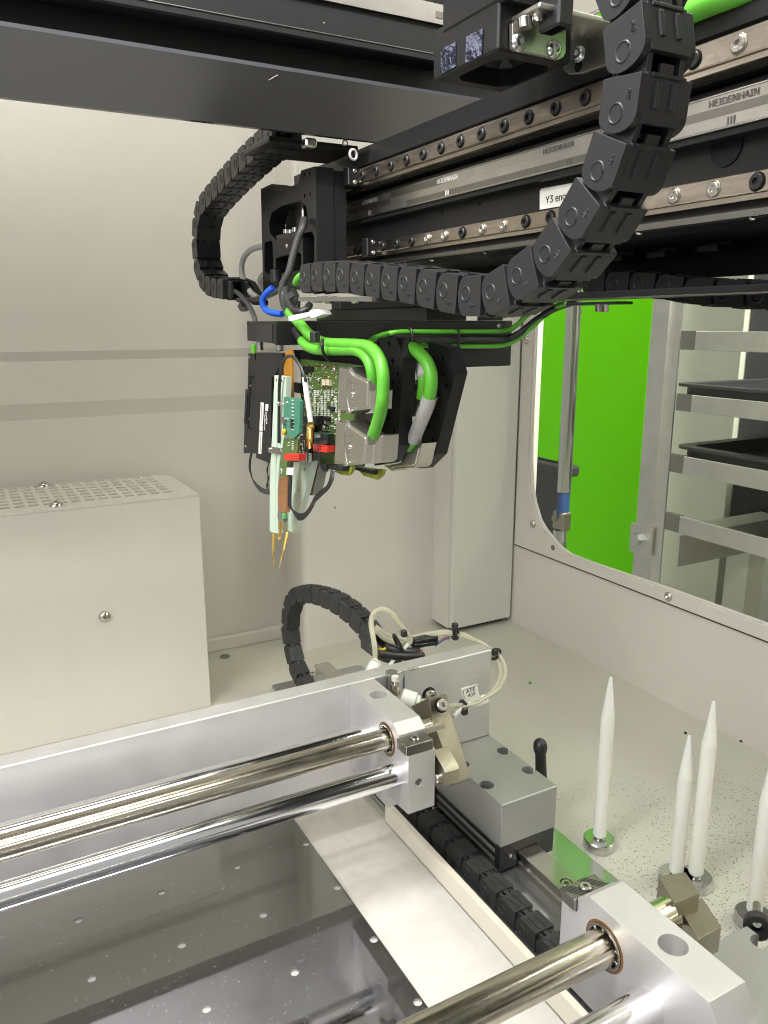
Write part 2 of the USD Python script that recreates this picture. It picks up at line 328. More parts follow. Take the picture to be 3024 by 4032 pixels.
for (x, y) in ((1440, 1077), (985, 1010)):
    p = at(zm(2224, 2400, 800)(x, y), Z=.0002); Thing('debris_speck', ['tiny dark speck on the floor against the window wall', 'tiny dark speck on the floor beside the taller close pin'][x < 1000], 'debris', mesh=cyl(p, p + [0, 0, .0012], .0015, 7, .0008), mat='ink')
w.add('hole', cyl(at(ZW(510, 1568), X=XW - .0018), at(ZW(510, 1568), X=XW - .0018) + [.001, 0, 0], .003), 'dark_steel')
Thing('window_pane', 'clear window pane set in the right hand wall', 'window', mesh=ext(opening.buffer(.012).intersection(sbox(-.2, 0, .7, .7)), 'X', XW + .0042, XW + .0060), mat='pane')

# ------------------------------------------------------------------ perforated cover box
bt, by, bxr = .1950, .641, .1740
b = Thing('cover_box', 'pale sheet metal cover box with a slotted top standing at the back wall', 'cover box')
b.add('front_panel', bx(-.5, bxr, by, by + .0015, .0, bt - .0016, .0006), 'white_paint'); b.add('side_panel', bx(bxr - .0015, bxr - .00002, by + .0016, .745, .0, bt - .0016), 'white_paint')
top = sbox(-.5, by, bxr, .745)
top = Polygon([(-.5, by), (bxr, by), (bxr, .735), (bxr - .012, .745), (-.5, .745)])
slots = unary_union([sbox(x - .0036, y - .0032, x + .0036, y + .0032) for x in [.1530 - .01047 * i for i in range(0, 40)] for y in [.6630 + .01285 * j for j in range(7)] if not (-.02 < x - .0635 < .0 and False)])
b.add('slotted_top', ext(top.difference(slots), 'Z', bt - .0014, bt), 'white_paint')
b.add('inner_baffle', bx(-.49, bxr - .004, by + .004, .742, bt - .034, bt - .0325), 'white_paint')
for i, (x, y) in enumerate(((.0635, .7441 - .004), (.0633, .6525))): b.add('screw', screw((x, y, bt), (0, 0, 1), .0052, 'dome'), 'steel')
b.add('screw', screw((.0904, by, .1016), (0, -1, 0), .0048, 'dome'), 'steel')
b.add('tape_spot', bx(.1385, .150, .7155, .721, bt - .0322, bt - .0318), 'yellow_wire', label='yellowed spot seen through the slots')

# ------------------------------------------------------------------ outside the window
XG = 1.42
Thing('yard_floor', kind='structure', mesh=bx(XW + .02, 3.2, -1.5, 4, -.34, -.33), mat='outer_floor')
Thing('room_wall', 'pale room wall seen through the window behind the rack', 'wall', mesh=bx(1.45, 1.47, -1.5, 4, -.33, 2.2), mat='outer_wall')
g = at(ZW(1045, 260), X=XG); 
Thing('green_cabinet', 'bright green cabinet side seen through the window', 'cabinet', mesh=bx(XG, XG + .02, g[1], 3.2, -.33, 1.3, .003), mat='green_paint')
c0, c1 = at(ZW(620, 250), X=.72), at(ZW(573, 1270), X=.72)
t = Thing('steel_pole', 'slim galvanised pole standing between window and green cabinet', 'pole')
yc = (c0[1] + c1[1]) / 2; t.add('tube', cyl((.72, yc, c1[2]), (.72, yc, .8), .0095, 24), 'zinc')
t.add('blue_sleeve', cyl((.72, yc, c1[2] - .035), (.72, yc, c1[2]), .0085, 20), 'blue_sleeve')
zc = at(ZW(573, 1430), X=.72)[2]
t.add('clamp', [bx(.712, .728, yc - .010, yc + .012, zc - .012, zc + .014, .002), cyl((.709, yc + .006, zc + .004), (.733, yc + .006, zc + .004), .004, 12)], 'brass_nickel')
t.add('collar', [cyl((.72, yc + .004, zc - .028), (.72, yc + .004, zc - .013), .0095, 16), cyl((.72, yc + .004, zc - .14), (.72, yc + .004, zc - .028), .008, 16)], 'zinc')
t.add('joint', cyl((.72, yc, .345), (.72, yc, .352), .0104, 20), 'zinc')
t = Thing('black_bin', 'dark grey plastic bin with a thick rim behind the window corner', 'bin')
p = at(ZW(610, 1150), X=.80); q = at(ZW(580, 1400), X=.80)
t.add('body', bx(.80, .812, p[1] + .012, p[1] + .5, p[2] - .30, p[2] - .008, .004), 'tray_black'); t.add('rim', cut(bx(.792, .818, p[1], p[1] + .51, p[2] - .012, p[2] + .004, .003), bx(.797, .813, p[1] + .015, p[1] + .49, p[2] - .2, p[2] + .1)), 'tray_black')
# rack with trays
XR = .86
t = Thing('tray_rack', 'aluminium rack of angle posts and level runners outside the window', 'rack')
y0 = at(ZW(1045, 260), X=XR)[1]; y1 = at(ZW(1100, 700), X=XR)[1]; y2 = at(ZW(1190, 300), X=XR)[1]
t.add('post', [bx(XR, XR + .003, y1, y0, -.33, .9), bx(XR + .0031, XR + .0061, y2, y1 - .0002, -.33, .9)], 'rack_aluminium')
bz = at(ZW(965, 1520), X=XR)[2]
t.add('foot_bracket', [bx(XR - .004, XR - .0002, y1 - .004, y0 + .006, bz - .02, bz + .022)], 'rack_aluminium'); t.add('bolt', screw(at(ZW(965, 1520), X=XR - .004), (-1, 0, 0), .009, 'hexhead'), 'zinc')
for (xa, ya, yb) in ((1190, 410, 510), (1170, 745, 835), (1130, 1065, 1160), (1110, 1378, 1470)):
    a, c = at(ZW(xa, ya), X=XR + .004), at(ZW(xa, yb), X=XR + .004)
    k = t.add('runner', [bx(XR + .0035, XR + .0065, -.6, a[1] - .026, c[2], a[2], .0006)], 'rack_aluminium')
    k.add('end_block', bx(XR + .005, XR + .012, a[1] - .0258, a[1], c[2], a[2]), 'dark_steel')
a = at(ZW(1100, 1480), X=XR + .01); t.add('brace', [bx(XR + .01, XR + .8, a[1] - .03, a[1] - .027, a[2] - .045, a[2])], 'rack_aluminium')
for i, (xa, ya, dz) in enumerate(((1195, 705, .020), (1195, 1035, .020))):
    a = at(ZW(xa, ya), X=XR + .02)
    s = ext(sbox(XR + .02, a[1] - .9, XR + .55, a[1]).buffer(-.02).buffer(.02), 'Z', a[2] - dz, a[2])
    s2 = ext(sbox(XR + .03, a[1] - .89, XR + .54, a[1] - .01).buffer(-.012).buffer(.012), 'Z', a[2] - dz + .004, a[2] + .01)
    t2 = Thing('black_tray', ['upper black plastic tray resting on the second runner of the rack', 'lower black plastic tray resting on the third runner of the rack'][i], 'tray'); t2.add('shell', cut(s, s2), 'tray_black'); t2.add('rim', cut(ext(sbox(XR + .012, a[1] - .908, XR + .558, a[1] + .008).buffer(-.02).buffer(.02), 'Z', a[2] + .0003, a[2] + .004), s2), 'tray_black')
p = at(ZW(1565, 300), X=1.2)
Thing('dark_cabinet', 'dark cabinet at the right edge behind the rack', 'cabinet', mesh=bx(1.2, 1.4, .0, p[1], -.05, 1.2, .004), mat='tray_black')
Thing('cabinet_post', 'pale grey post beside the dark cabinet', 'post', mesh=bx(1.19, 1.24, p[1] + .002, at(ZW(1535, 300), X=1.19)[1], -.33, 1.2), mat='outer_floor')
p = at(ZW(1300, 1430), X=1.05)
t = Thing('work_bench', 'low bench with a pale blue edge beyond the rack', 'bench'); t.add('top', bx(1.05, 1.44, -.2, p[1], p[2] - .01, p[2]), 'grey_paint'); t.add('edge', bx(1.042, 1.0498, -.2, p[1], p[2] - .012, p[2] + .002), 'blue_wire' if False else 'hose_grey'); t.add('leg', bx(1.07, 1.11, p[1] - .08, p[1] - .04, -.33, p[2] - .01), 'grey_paint')

# ------------------------------------------------------------------ support pins on magnets
for i, (x, y, zt, lab) in enumerate(((.3402, .328, .1206, 'white support pin on a magnet nearest the black lever, set apart from the others'), (.3655, .2725, .1225, 'taller white support pin of the close pair'), (.3565, .2794, .1001, 'shorter white support pin of the close pair'), (.3690, .2346, .1067, 'white support pin cut off by the right edge of the photo'))):
    t = Thing('support_pin', lab, 'support pin', 'white support pins on the floor'); r = .0043
    t.add('magnet_foot', lathe([(0, 0), (.0098, 0), (.0102, .0006), (.0102, .0062), (.0095, .0070), (.0035, .0070), (.003, .0095), (0, .0095)], (x, y, 0), n=40), 'zinc')
    k = t.add('pin', lathe([(0, .0085), (.0038, .0085), (r, .0095), (r, zt - .027), (r * .96, zt - .0265), (.0011, zt - .001), (.0008, zt), (0, zt)], (x, y, 0), n=28), 'pin_white')

# ------------------------------------------------------------------ linear rail, carriage and riser block
def linear_rail(name, lab, xc, y0, y1, z0, holes):
    t = Thing(name, lab, 'linear rail'); w, h = .0075, .0122
    prof = Polygon([(z0, xc - w), (z0 + h * .35, xc - w), (z0 + h * .45, xc - w + .0013), (z0 + h * .68, xc - w + .0013), (z0 + h * .78, xc - w), (z0 + h * .97, xc - w), (z0 + h, xc - w + .0004), (z0 + h, xc + w - .0004), (z0 + h * .97, xc + w), (z0 + h * .78, xc + w), (z0 + h * .68, xc + w - .0013), (z0 + h * .45, xc + w - .0013), (z0 + h * .35, xc + w), (z0, xc + w)])
    t.add('rail', cut(ext(prof, 'Y', y0, y1), *[cyl((xc, y, z0 + h - .004), (xc, y, z0 + h + .002), .0037, 20) for y in holes]), 'dark_steel' if False else 'steel')
    for y in holes: t.add('screw', screw((xc, y, z0 + h - .0039), (0, 0, 1), .0033, 'cap'), 'steel')
linear_rail('linear_rail', 'steel linear rail on the base plate under the grey riser block', .2842, .05, .645, .004, [.597, .537, .477, .297, .237, .177, .117])
def riser(t, x0, x1, y0, y1, z0, z1, holes, stripe=True):
    t.add('riser_block', cut(bx(x0, x1, y0, y1, z0, z1, .0005), *[cyl((x, y, z1 - .014), (x, y, z1 + .002), .0046, 26) for x, y in holes], *[cyl((x, y, z1 - .024), (x, y, z1), .0026, 16) for x, y in holes]), 'grey_anodised')

# ------------------------------------------------------------------ the two clamp frames
def shaft(x0, x1, y, z, r):
    pr = []
    for k in range(72):
        a = 2 * math.pi * k / 72; d = (a * 3 / math.pi) % 2; rr = r * (.77 if .62 < d < 1.38 else 1.0); pr.append((z + rr * math.cos(a + .5), y + rr * math.sin(a + .5)))
    pr = [(q[1], q[0]) for q in pr]
    return ext(Polygon(pr), 'X', x0, x1)
def bearing(t, x, y, z):
    t.add('bearing', [lathe([(.0071, -.001), (.0088, -.001), (.0088, .0005), (.0084, .0008), (.0078, .0008), (.0074, .0002), (.0071, -.001)], (x, y, z), (-1, 0, 0), 40)], 'dark_steel')
    t.add('bearing_race', [ring((x - .0002, y, z), (1, 0, 0), .0081, .00045, 36)] + [trimesh.creation.icosphere(1, .00075).apply_translation((x + .0002, y + .0073 * math.cos(a), z + .0073 * math.sin(a))) for a in np.arange(9) * 2 * math.pi / 9], 'steel')
    t.add('rust_ring', ext(Point(y, z).buffer(.0099).difference(Point(y, z).buffer(.0089)), 'X', x - .00012, x - .00002), 'rust_stain')
XL, XRt, ZT1 = .1965, .2136, .1172
F = Thing('rear_clamp_frame', 'aluminium clamp frame with chrome rods crossing the picture in front of the cover box', 'clamp frame')
F.add('bar', bx(-.5, .3050, .4036, .4165, .0533, ZT1 + .0004, .0005), 'aluminium')
prof = Polygon([(.4034, ZT1), (.3485, ZT1), (.3418, .1128), (.3418, .1054), (.3313, .1054), (.3313, .0697), (.3420, .0688), (.3548, .0688), (.3548, .0600), (.4034, .0600)])
blk = ext(Polygon([(p[0], p[1]) for p in prof.exterior.coords]), 'X', XL, XRt)
blk = cut(blk, cyl((.2056, .3830, .1100), (.2056, .3830, .1200), .0052, 28), cyl((.19, .3560, .1035), (.205, .3560, .1035), .0089, 36), cyl((.2032, .330, .0875), (.2032, .342, .0875), .0024, 20))
F.add('end_block', blk, 'aluminium')
F.add('jaw_plate', cut(bx(.1950, .2122, .3311, .3417, .1056, .1115, .0004), cyl((.2036, .3366, .1095), (.2036, .3366, .113), .0030, 20)), 'dark_steel')
F.kids[-1].add('groove', [trimesh.creation.box((.0002, .0135, .0003)).apply_transform(rotation_matrix(-.7, (0, 0, 1))).apply_translation((.1965 + .00115 * i, .3364, .11152)) for i in range(13) if not 5 <= i <= 7], 'dark_steel')
F.kids[-1].add('screw', screw((.2036, .3366, .1096), (0, 0, 1), .0026, 'cap'), 'steel')
F.add('threaded_hole', [ring((.2032, .3313 + .0008 * i, .0875), (0, 1, 0), .0022, .00028, 18, 6) for i in range(1, 6)], 'steel')
F.add('guide_rod', cyl((-.5, .3775, .0952), (XL, .3775, .0952), .0068, 40), 'chrome'); F.add('guide_rod', cyl((-.5, .3437, .0880), (XL, .3437, .0880), .0063, 40), 'chrome')
F.add('spline_shaft', shaft(-.5, .232, .3560, .1035, .0062), 'spline_nickel'); bearing(F, XL, .3560, .1035)
XA = .2262
pa = P2(ZB, [(660, 585), (735, 548), (805, 515), (845, 720), (915, 910), (1000, 1215), (990, 1235), (950, 1225), (925, 1080), (865, 960), (800, 800), (735, 690)], X=XA)
lv = F.add('clamp_lever', ext(pa, 'X', XA, XA + .0123), 'brass_nickel')
pc = at(ZB(905, 575), X=XA + .0055); f0, f1 = at(ZB(805, 515), X=XA), at(ZB(915, 910), X=XA); n_ = np.array([0, -(f0[2] - f1[2]), f0[1] - f1[1]]); n_ /= np.linalg.norm(n_); n_ = n_ if n_[1] < 0 else -n_
lv.add('screw', screw(pc - n_ * .0012 + [0, 0, 0], n_, .0036, 'cap'), 'steel'); lv.add('screw_seat', ring(pc + n_ * .0001, n_, .0040, .0004, 24), 'black_matt')
XB = .2160
pb = P2(ZB, [(836, 945), (872, 1000), (926, 1095), (938, 1130), (926, 1238), (850, 1195), (800, 1100), (790, 960)], X=XB)
fg = F.add('clamp_finger', ext(pb, 'X', XB, XB + .0096), 'brass_nickel'); c_ = at(ZB(885, 1165), X=XB); fg.add('pivot', cyl(c_ + [.002, 0, 0], c_ - [.0022, 0, 0], .0027, 24, c=.0004), 'steel')
F.add('shaft_collar', cyl((.2137, .3560, .1035), (.2255, .3560, .1035), .0052, 24, c=.0006), 'spline_nickel')
sc = at(ZB(805, 485), Y=.4036); F.add('screw', screw(sc, (0, -1, 0), .0040, 'cap'), 'steel'); F.add('screw_seat', ring(sc, (0, 1, 0), .0046, .0005), 'black_matt')
bx1 = (.2627, .3057, .3325, .4185, .0236, .0531)
riser(F, *bx1, [(.3012, .3818), (.3012, .3551), (.2674, .3547), (.2676, .3818)])
def carriage(t, y0, y1):
    for k in range(5): t.add('carriage_fin' if k else 'carriage_body', bx(.2648 - .0002 * (k % 2), .3036, y0, y1, .0080 + .0031 * k + .00015, .0080 + .0031 * (k + 1) - (.0006 if k < 4 else .0003)), 'steel' if k % 2 else 'grey_anodised')
    cap = ext(unary_union([sbox(.0062, .2630, .0232, .3054)]).difference(sbox(.0, .2762, .0166, .2922)).buffer(-.001).buffer(.001), 'Y', y0 - .0052, y0 - .0002); t.add('end_cap', cap, 'black_rubber')
    t.add('end_cap', ext(sbox(.0062, .2634, .0232, .3050).difference(sbox(.0, .2757, .0169, .2927)), 'Y', y1 + .0002, y1 + .005), 'black_rubber')
    t.add('grease_nipple', cyl((.2695, y0 - .0075, .0165), (.2695, y0 - .005, .0165), .0013, 10), 'steel')
carriage(F, .3385, .408)

G = Thing('front_clamp_frame', 'near aluminium clamp frame with a thick splined shaft at the bottom of the photo', 'clamp frame')
prof = Polygon([(.1363, ZT1), (.1925, ZT1), (.1983, .1125), (.1983, .1056), (.2072, .1056), (.2072, .0697), (.1985, .0688), (.1860, .0688), (.1860, .06), (.1300, .06), (.1300, .1040), (.1305, .1085)])
blk = cut(ext(prof, 'X', XL, XRt + .0008), cyl((.2057, .1595, .106), (.2057, .1595, .12), .0053, 28), cyl((.19, .1830, .1018), (.206, .1830, .1018), .0089, 36))
G.add('end_block', blk, 'aluminium')
G.add('jaw_plate', cut(bx(.1952, .2132, .1986, .2068, .1058, .1116, .0004), cyl((.2041, .2011 + .0012, .1095), (.2041, .2023, .113), .0028, 20)), 'dark_steel')
G.kids[-1].add('groove', [trimesh.creation.box((.0002, .0108, .0003)).apply_transform(rotation_matrix(.7, (0, 0, 1))).apply_translation((.1968 + .00115 * i, .2027, .11162)) for i in range(13) if not 5 <= i <= 8], 'black_oxide')
G.kids[-1].add('screw', screw((.2041, .2023, .1096), (0, 0, 1), .0025, 'cap'), 'steel')
G.add('guide_rod', cyl((-.5, .1600, .0935), (XL, .1600, .0935), .0072, 48), 'chrome'); G.add('guide_rod', cyl((-.5, .1953, .0875), (XL, .1953, .0875), .0063, 40), 'chrome')
G.add('spline_shaft', shaft(-.5, .232, .1830, .1018, .0068), 'spline_nickel'); bearing(G, XL, .1830, .1018)
G.add('shaft_collar', cyl((.2146, .1830, .1018), (.226, .1830, .1018), .0050, 24, c=.0006), 'spline_nickel')
G.add('clamp_lever', slab(ZC, [(765, 40), (985, 8), (1100, 178), (895, 258)], -.0001, Z=.108) if False else ext(P2(ZC, [(765, 40), (985, 5), (1100, 178), (893, 258)], Z=.1085), 'Z', .0960, .1085), 'brass_nickel')
G.add('clamp_finger', ext(P2(ZC, [(940, 305), (1122, 214), (1277, 452), (1090, 556)], Z=.100), 'Z', .0885, .100), 'brass_nickel')
G.add('bar', bx(-.5, .3075, .1170, .1298, .0533, .1035, .0005), 'aluminium')
riser(G, .2627, .3070, .115, .198, .0236, .0531, [(.3038, .1880), (.2676, .188)])
carriage(G, .125, .192)
t = Thing('knurled_knob', 'black knurled knob beside the near riser block', 'knob'); pk = at(ZC(1570, 420), X=.3165)
t.add('knob', [lathe([(.0022, 0), (.0058, 0), (.0064, .0008), (.0064, .0052), (.0056, .006), (.0030, .006), (.0022, .004)], pk, (-.75, -.55, .25), 30)], 'black_rubber'); t.add('stud', cyl(pk + [.002, .002, 0], pk + [.02, .014, -.008], .002, 12), 'dark_steel')
t = Thing('tension_lever', 'black plastic lever handle standing behind the grey riser block', 'handle')
h0, h1, h2, h3 = at(L4(690, 560), X=.3190), at(L4(686, 470), X=.3190), at(L4(684, 400), X=.3190), at(L4(682, 350), X=.3190)
t.add('lever', [sweep(spline([h0, h1, h2], 6), np.linspace(.0040, .0036, 13), 16), sweep(spline([h2, (h2 + h3) / 2, h3, h3 + [0, 0, .0030]], 5), [.0036, .0040, .0043, .0045, .0046, .0047, .0047, .0046, .0045, .0043, .0040, .0036, .0030, .0022, .0010, .0003], 18)], 'black_rubber'); t.add('stud', cyl((h0[0], h0[1], .0), h0, .003, 12), 'dark_steel')
# ------------------------------------------------------------------ upper zooms
ZG = zm(1300, 600, 800); ZT0 = zm(1200, 0, 800); ZR0 = zm(2224, 0, 800); ZR1 = zm(2224, 600, 800); ZR2 = zm(2224, 1000, 800); ZS = zm(1650, 0, 750); ZBc = zm(600, 300, 800); ZE = zm(600, 800, 800)
ZA = zm(700, 900, 1300); ZH = zm(900, 1200, 600); ZI = zm(1200, 1250, 650); ZP = zm(940, 1800, 460); ZK = zm(1050, 950, 400); ZJ = zm(1150, 1130, 500); ZY = zm(1512, 0, 1512)

# ------------------------------------------------------------------ gantry beam with its two rails and the scale tape
YN, YF = .02, .452
gb = Thing('gantry_beam', 'black machine beam with two drilled steel rails and a scale tape running to the window side', 'machine beam')
gp = [(.1885, .4170), (.1885, .4090), (.1912, .4090), (.1912, .3982), (.1990, .3982), (.1990, .3966), (.1935, .3966), (.1935, .3842), (.1990, .3842), (.1990, .3655), (.1975, .3655), (.1975, .3626), (.2020, .3610), (.30, .3610), (.30, .4170)]
gb.add('beam', ext(Polygon([(z, x) for x, z in gp]), 'Y', YN, YF), 'black_anodised', smooth=False)
gb.add('groove_strip', [bx(.1962, .1989, YN, YF - .01, .3969, .3979)], 'black_anodised')
lip = gb.add('lower_lip', bx(.1966, .1974, YN, YF - .02, .3630, .3651, .0003), 'dark_steel')
def rail(name, x, z0, z1, ys, dark):
    k = gb.add(name, [bx(x, x + .0058, YN, YF - .028, z0 + .0004, z1, .0003), bx(x + .0012, x + .0062, YN, YF - .028, z0 - .0012, z0 + .0003)], 'rail_steel')
    for i, y in enumerate(ys):
        s = k.add('screw', screw((x + .0004 - .0012, y, (z0 + z1) / 2), (-1, 0, 0), .00205, 'cap') if False else screw((x - .0001, y, (z0 + z1) / 2), (-1, 0, 0), .0021, 'low'), 'steel' if i in dark else 'black_oxide')
        k.add('seat', ring((x - .00005, y, (z0 + z1) / 2), (1, 0, 0), .00225, .0003, 16, 6), 'brass_nickel' if i in dark else 'black_matt')
rail('rail', .1850, .4000, .4066, [.3726 - .01387 * i for i in range(0, 25) if .3726 - .01387 * i > YN], (17, 16))
rail('rail', .1950, .3684, .3743, [(.365) * .195 / .185 - .01387 * i for i in range(0, 26) if .3847 - .01387 * i > YN], (1, 5, 6, 8, 9, 14, 15, 16))
tp = gb.add('scale_tape', [bx(.1927, .1934, YN, .3950, .3866, .3948)], 'tape_steel'); tp.add('tape_edge', [bx(.1925, .1934, YN, .3952, .3949, .3953), bx(.1925, .1934, YN, .3952, .3861, .3865)], 'steel')
def tq(y0, y1, z0, z1, m): tp.add('tape_mark', bx(.19262, .19268, y0, y1, z0, z1), m)
tq(.300, .345, .3919, .3946, 'tape_grey'); tq(.345, .3905, .3893, .3919, 'tape_grey'); tq(.20, .330, .3868, .3890, 'tape_grey'); tq(.140, .2, .3895, .3918, 'tape_grey'); tq(.02, .14, .3895, .3918, 'tape_grey'); tq(.20, .30, .3919, .3946, 'tape_steel')
for (x, y, z_, m) in ((955, 215, ZG, 'white_ink'), (320, 395, ZG, 'ink'), (1375, 795, ZR0, 'ink')):
    p = at(z_(x, y), X=.1925); tp.add('lettering', text('HEIDENHAIN', .0018, (.1925, p[1], .3932), *FX, depth=.0001), 'ink_grey' if m == 'ink' else m, smooth=False)
p = at(D(1205, 320), X=.1925); tp.add('lettering', text('HEIDENHAIN', .0018, (.1925, p[1], .3932), *FX, depth=.0001), 'ink_grey', smooth=False)
for (x, y, z_, m) in ((953, 325, ZG, 'white_ink'), (320, 485, ZG, 'ink_grey'), (1355, 970, ZR0, 'ink_grey')):
    p = at(z_(x, y), X=.1925); tp.add('index_lines', [bx(.19248, .19258, p[1] + .0010 * i - .0002, p[1] + .0010 * i + .0002, .3868, .3888) for i in (-1, 0, 1)], m)
p = at(D(1228, 362), X=.1925); tp.add('index_lines', [bx(.19248, .19258, p[1] + .0010 * i - .0002, p[1] + .0010 * i + .0002, .3868, .3888) for i in (-1, 0, 1)], 'ink_grey')
lb = gb.add('sticker', quad(D, [(1166, 412), (1170, 407), (1300, 384), (1300, 430), (1166, 453)], .0002, X=.1987), 'paper', label='white sticker with black letters, half hidden by the chain')
p = at(D(1200, 428), X=.1986); lb.add('lettering', text('Y3 enc', .0024, (.1986, p[1], p[2]), *FX, depth=.0001), 'ink', smooth=False)
hp = [(910, 485), (1215, 420)]; gb.add('small_hole', [cyl(at(ZG(*q), X=.1988), at(ZG(*q), X=.1988) + [.0005, 0, 0], .0008, 10) for q in hp], 'black_matt')
gb.add('screw_hole', [cyl(at(ZG(*q), X=.1974) - [.0002, 0, 0], at(ZG(*q), X=.1974), .0007, 10) for q in ((628, 822), (1055, 755), (1590, 670))], 'black_matt')
gb.add('drip_screw', [screw(at(z_(x, y), X=.199), (0, 0, -1), .0016, 'button') for z_, x, y in ((ZG, 835, 874), (ZG, 1275, 812), (ZR1, 615, 653), (ZR1, 1545, 530))], 'steel')
zl = at(ZR2(1000, 200), X=.235)[2]
gb.add('cover_plate', bx(.235, .238, YN, YF - .03, zl, .3609), 'black_matt')
for (x, y) in ((530, 760), (880, 720), (1310, 660)):
    p = at(ZR1(x, y), X=.23); gb.add('bracket', [bx(.228, .2345, p[1] - .004, p[1] + .004, p[2] - .004, .3608), bx(.222, .2345, p[1] - .004, p[1] + .004, p[2] - .006, p[2] - .0041)], 'black_anodised')
bh = at(ZR1(1300, 80), X=.1984); gb.add('bore', [cyl(bh + [.0001, 0, .004], bh + [.0012, 0, .004], .0052, 24)], 'black_matt')
# tray and its chain under the beam
tr = Thing('chain_tray', 'thin black tray strips under the beam in front of the window', 'tray')
za, zb_ = at(ZR2(1300, 255), X=.205), at(ZR2(1300, 325), X=.205); tr.add('strip', [bx(.205, .222, YN, .30, zb_[2], za[2], .0003)], 'black_anodised')
tr.add('glazed_edge', [bx(.2048, .2049, YN, .30, zb_[2] - .0002, zb_[2] + .0002)], 'steel')
p0, p1 = at(ZR2(20, 430), X=.204), at(ZR2(420, 400), X=.204); tr.add('clear_end', [bx(.203, .212, p1[1], p0[1], p0[2] + .0004, p0[2] + .0014, .0002)], 'black_anodised')
for x in (275, 330):
    p = at(ZR2(x, 440), X=.204); tr.add('nut', cyl(p + [0, 0, -.0014], p + [0, 0, .0012], .0012, 6), 'steel')

# ------------------------------------------------------------------ cable chains
def link(h, pitch, w, letters=None, up=.5):
    a = .30 * pitch; n0, n1 = -h * (1 - up), h * up
    el = Point(0, 0).buffer(1, quad_segs=6); el = sg.Polygon([(x * a, y * (n1 - n0) / 2 + (n0 + n1) / 2) for x, y in el.exterior.coords])
    side = unary_union([el, sbox(0, n0, pitch - a - .0007, n1)]); side = side.buffer(-.0004).buffer(.0004)
    tongue = unary_union([sbox(0, n0 * .86, pitch, n1 * .86), sg.Polygon([(pitch + x * 1.2, y * .86) for x, y in el.exterior.coords])])
    out = []
    for x0 in (0, w - .0020): out.append(trimesh.creation.extrude_polygon(side, .0020, engine='earcut').apply_translation((0, 0, x0)))
    for x0 in (.0021, w - .0036): out.append(trimesh.creation.extrude_polygon(tongue, .0015, engine='earcut').apply_translation((0, 0, x0)))
    for sgn in (-1, 1):
        nn = n1 if sgn > 0 else n0
        b = bx(-.0020, pitch - a - .0004, min(nn, nn - sgn * .0014), max(nn, nn - sgn * .0014), .0019, w - .0019)
        out += [b, bx(pitch - a - .0004, pitch - .0020, min(nn - sgn * .0003, nn - sgn * .0013), max(nn - sgn * .0003, nn - sgn * .0013), w * .38, w * .62), bx(.0012, pitch - a - .002, min(nn, nn + sgn * .0005), max(nn, nn + sgn * .0005), w * .30, w * .38), bx(.0012, pitch - a - .002, min(nn, nn + sgn * .0005), max(nn, nn + sgn * .0005), w * .62, w * .70),
                bx(pitch - a - .0012, pitch - a - .0004, min(nn, nn + sgn * .0004), max(nn, nn + sgn * .0004), w * .2, w * .8)]
    out.append(ring((.0004, 0, 0), (0, 0, 1), .0021 * pitch / .0125, .00026, 20, 6))
    if letters:
        m = meshkit.text_mesh(letters, .0011 * pitch / .0125, .00022); m.vertices[:, :2] -= m.bounds.mean(0)[:2]; v = m.vertices.copy(); m.vertices = np.stack([.0040 * pitch / .0125 - 0 * v[:, 0] + v[:, 1] * 0 + v[:, 0] * .75, n0 * .55 - v[:, 1], -v[:, 2]], 1); out.append(m)
    return trimesh.util.concatenate(out)
def chain(t, J, X, h, w, pitch, mat_, letters=None, up=.5, flip=False, n=None):
    J = np.asarray(J, float); c = spline(np.c_[J, J[:, :1] * 0], 20)[:, :2]; d = np.r_[0, np.cumsum(np.linalg.norm(np.diff(c, axis=0), axis=1))]
    s = np.arange(0, d[-1], pitch); q = np.c_[np.interp(s, d, c[:, 0]), np.interp(s, d, c[:, 1])]; L = link(h, pitch, w, letters, up)
    for i in range(len(q) - 1):
        a, b = (q[i], q[i + 1]) if not flip else (q[i + 1], q[i]); e = (b - a) / np.linalg.norm(b - a); nn = np.array([-e[1], e[0]])
        if (flip and e[0] > 0) or (not flip): nn = -nn
        if flip and e[0] <= 0: pass
        m = L.copy(); v = L.vertices; m.vertices = np.c_[X + v[:, 2], a[0] + v[:, 0] * e[0] + v[:, 1] * nn[0], a[1] + v[:, 0] * e[1] + v[:, 1] * nn[1]]
        if m.volume < 0: m.invert()
        t.add('link', m, mat_, smooth=25)
    return q
X1 = .140
J1 = [(.3290, .3540)] + [tuple(at(ZA(*p), X=X1)[1:]) for p in ((690, 235), (828, 235), (978, 257), (1153, 275), (1355, 315), (1467, 330), (1585, 315))] + [tuple(at(ZY(*p), X=X1)[1:]) for p in ((590, 1180), (697, 1097), (803, 947), (908, 768), (990, 535), (1030, 285), (1020, 30))] + [(.1535, .4155), (.161, .426), (.170, .435)]
ch = Thing('cable_chain', 'large black plastic cable chain curving in front of the beam and up off the photo', 'cable chain')
chain(ch, J1, X1, .0118, .0158, .0125, 'chain_plastic', 'igus', up=.45)
X2 = .145
J2 = [(.3765, .4197)] + [tuple(at(ZBc(*p), X=X2)[1:]) for p in ((850, 555), (720, 675), (600, 800), (490, 925), (400, 1040), (352, 1130))] + [tuple(at(ZE(*p), X=X2)[1:]) for p in ((345, 190), (340, 320), (352, 500), (405, 640), (480, 690), (560, 700), (640, 715))]
ch = Thing('cable_chain', 'black cable chain looping against the pale back wall at upper left', 'cable chain')
chain(ch, J2, X2, .0112, .0150, .0125, 'chain_plastic', None)
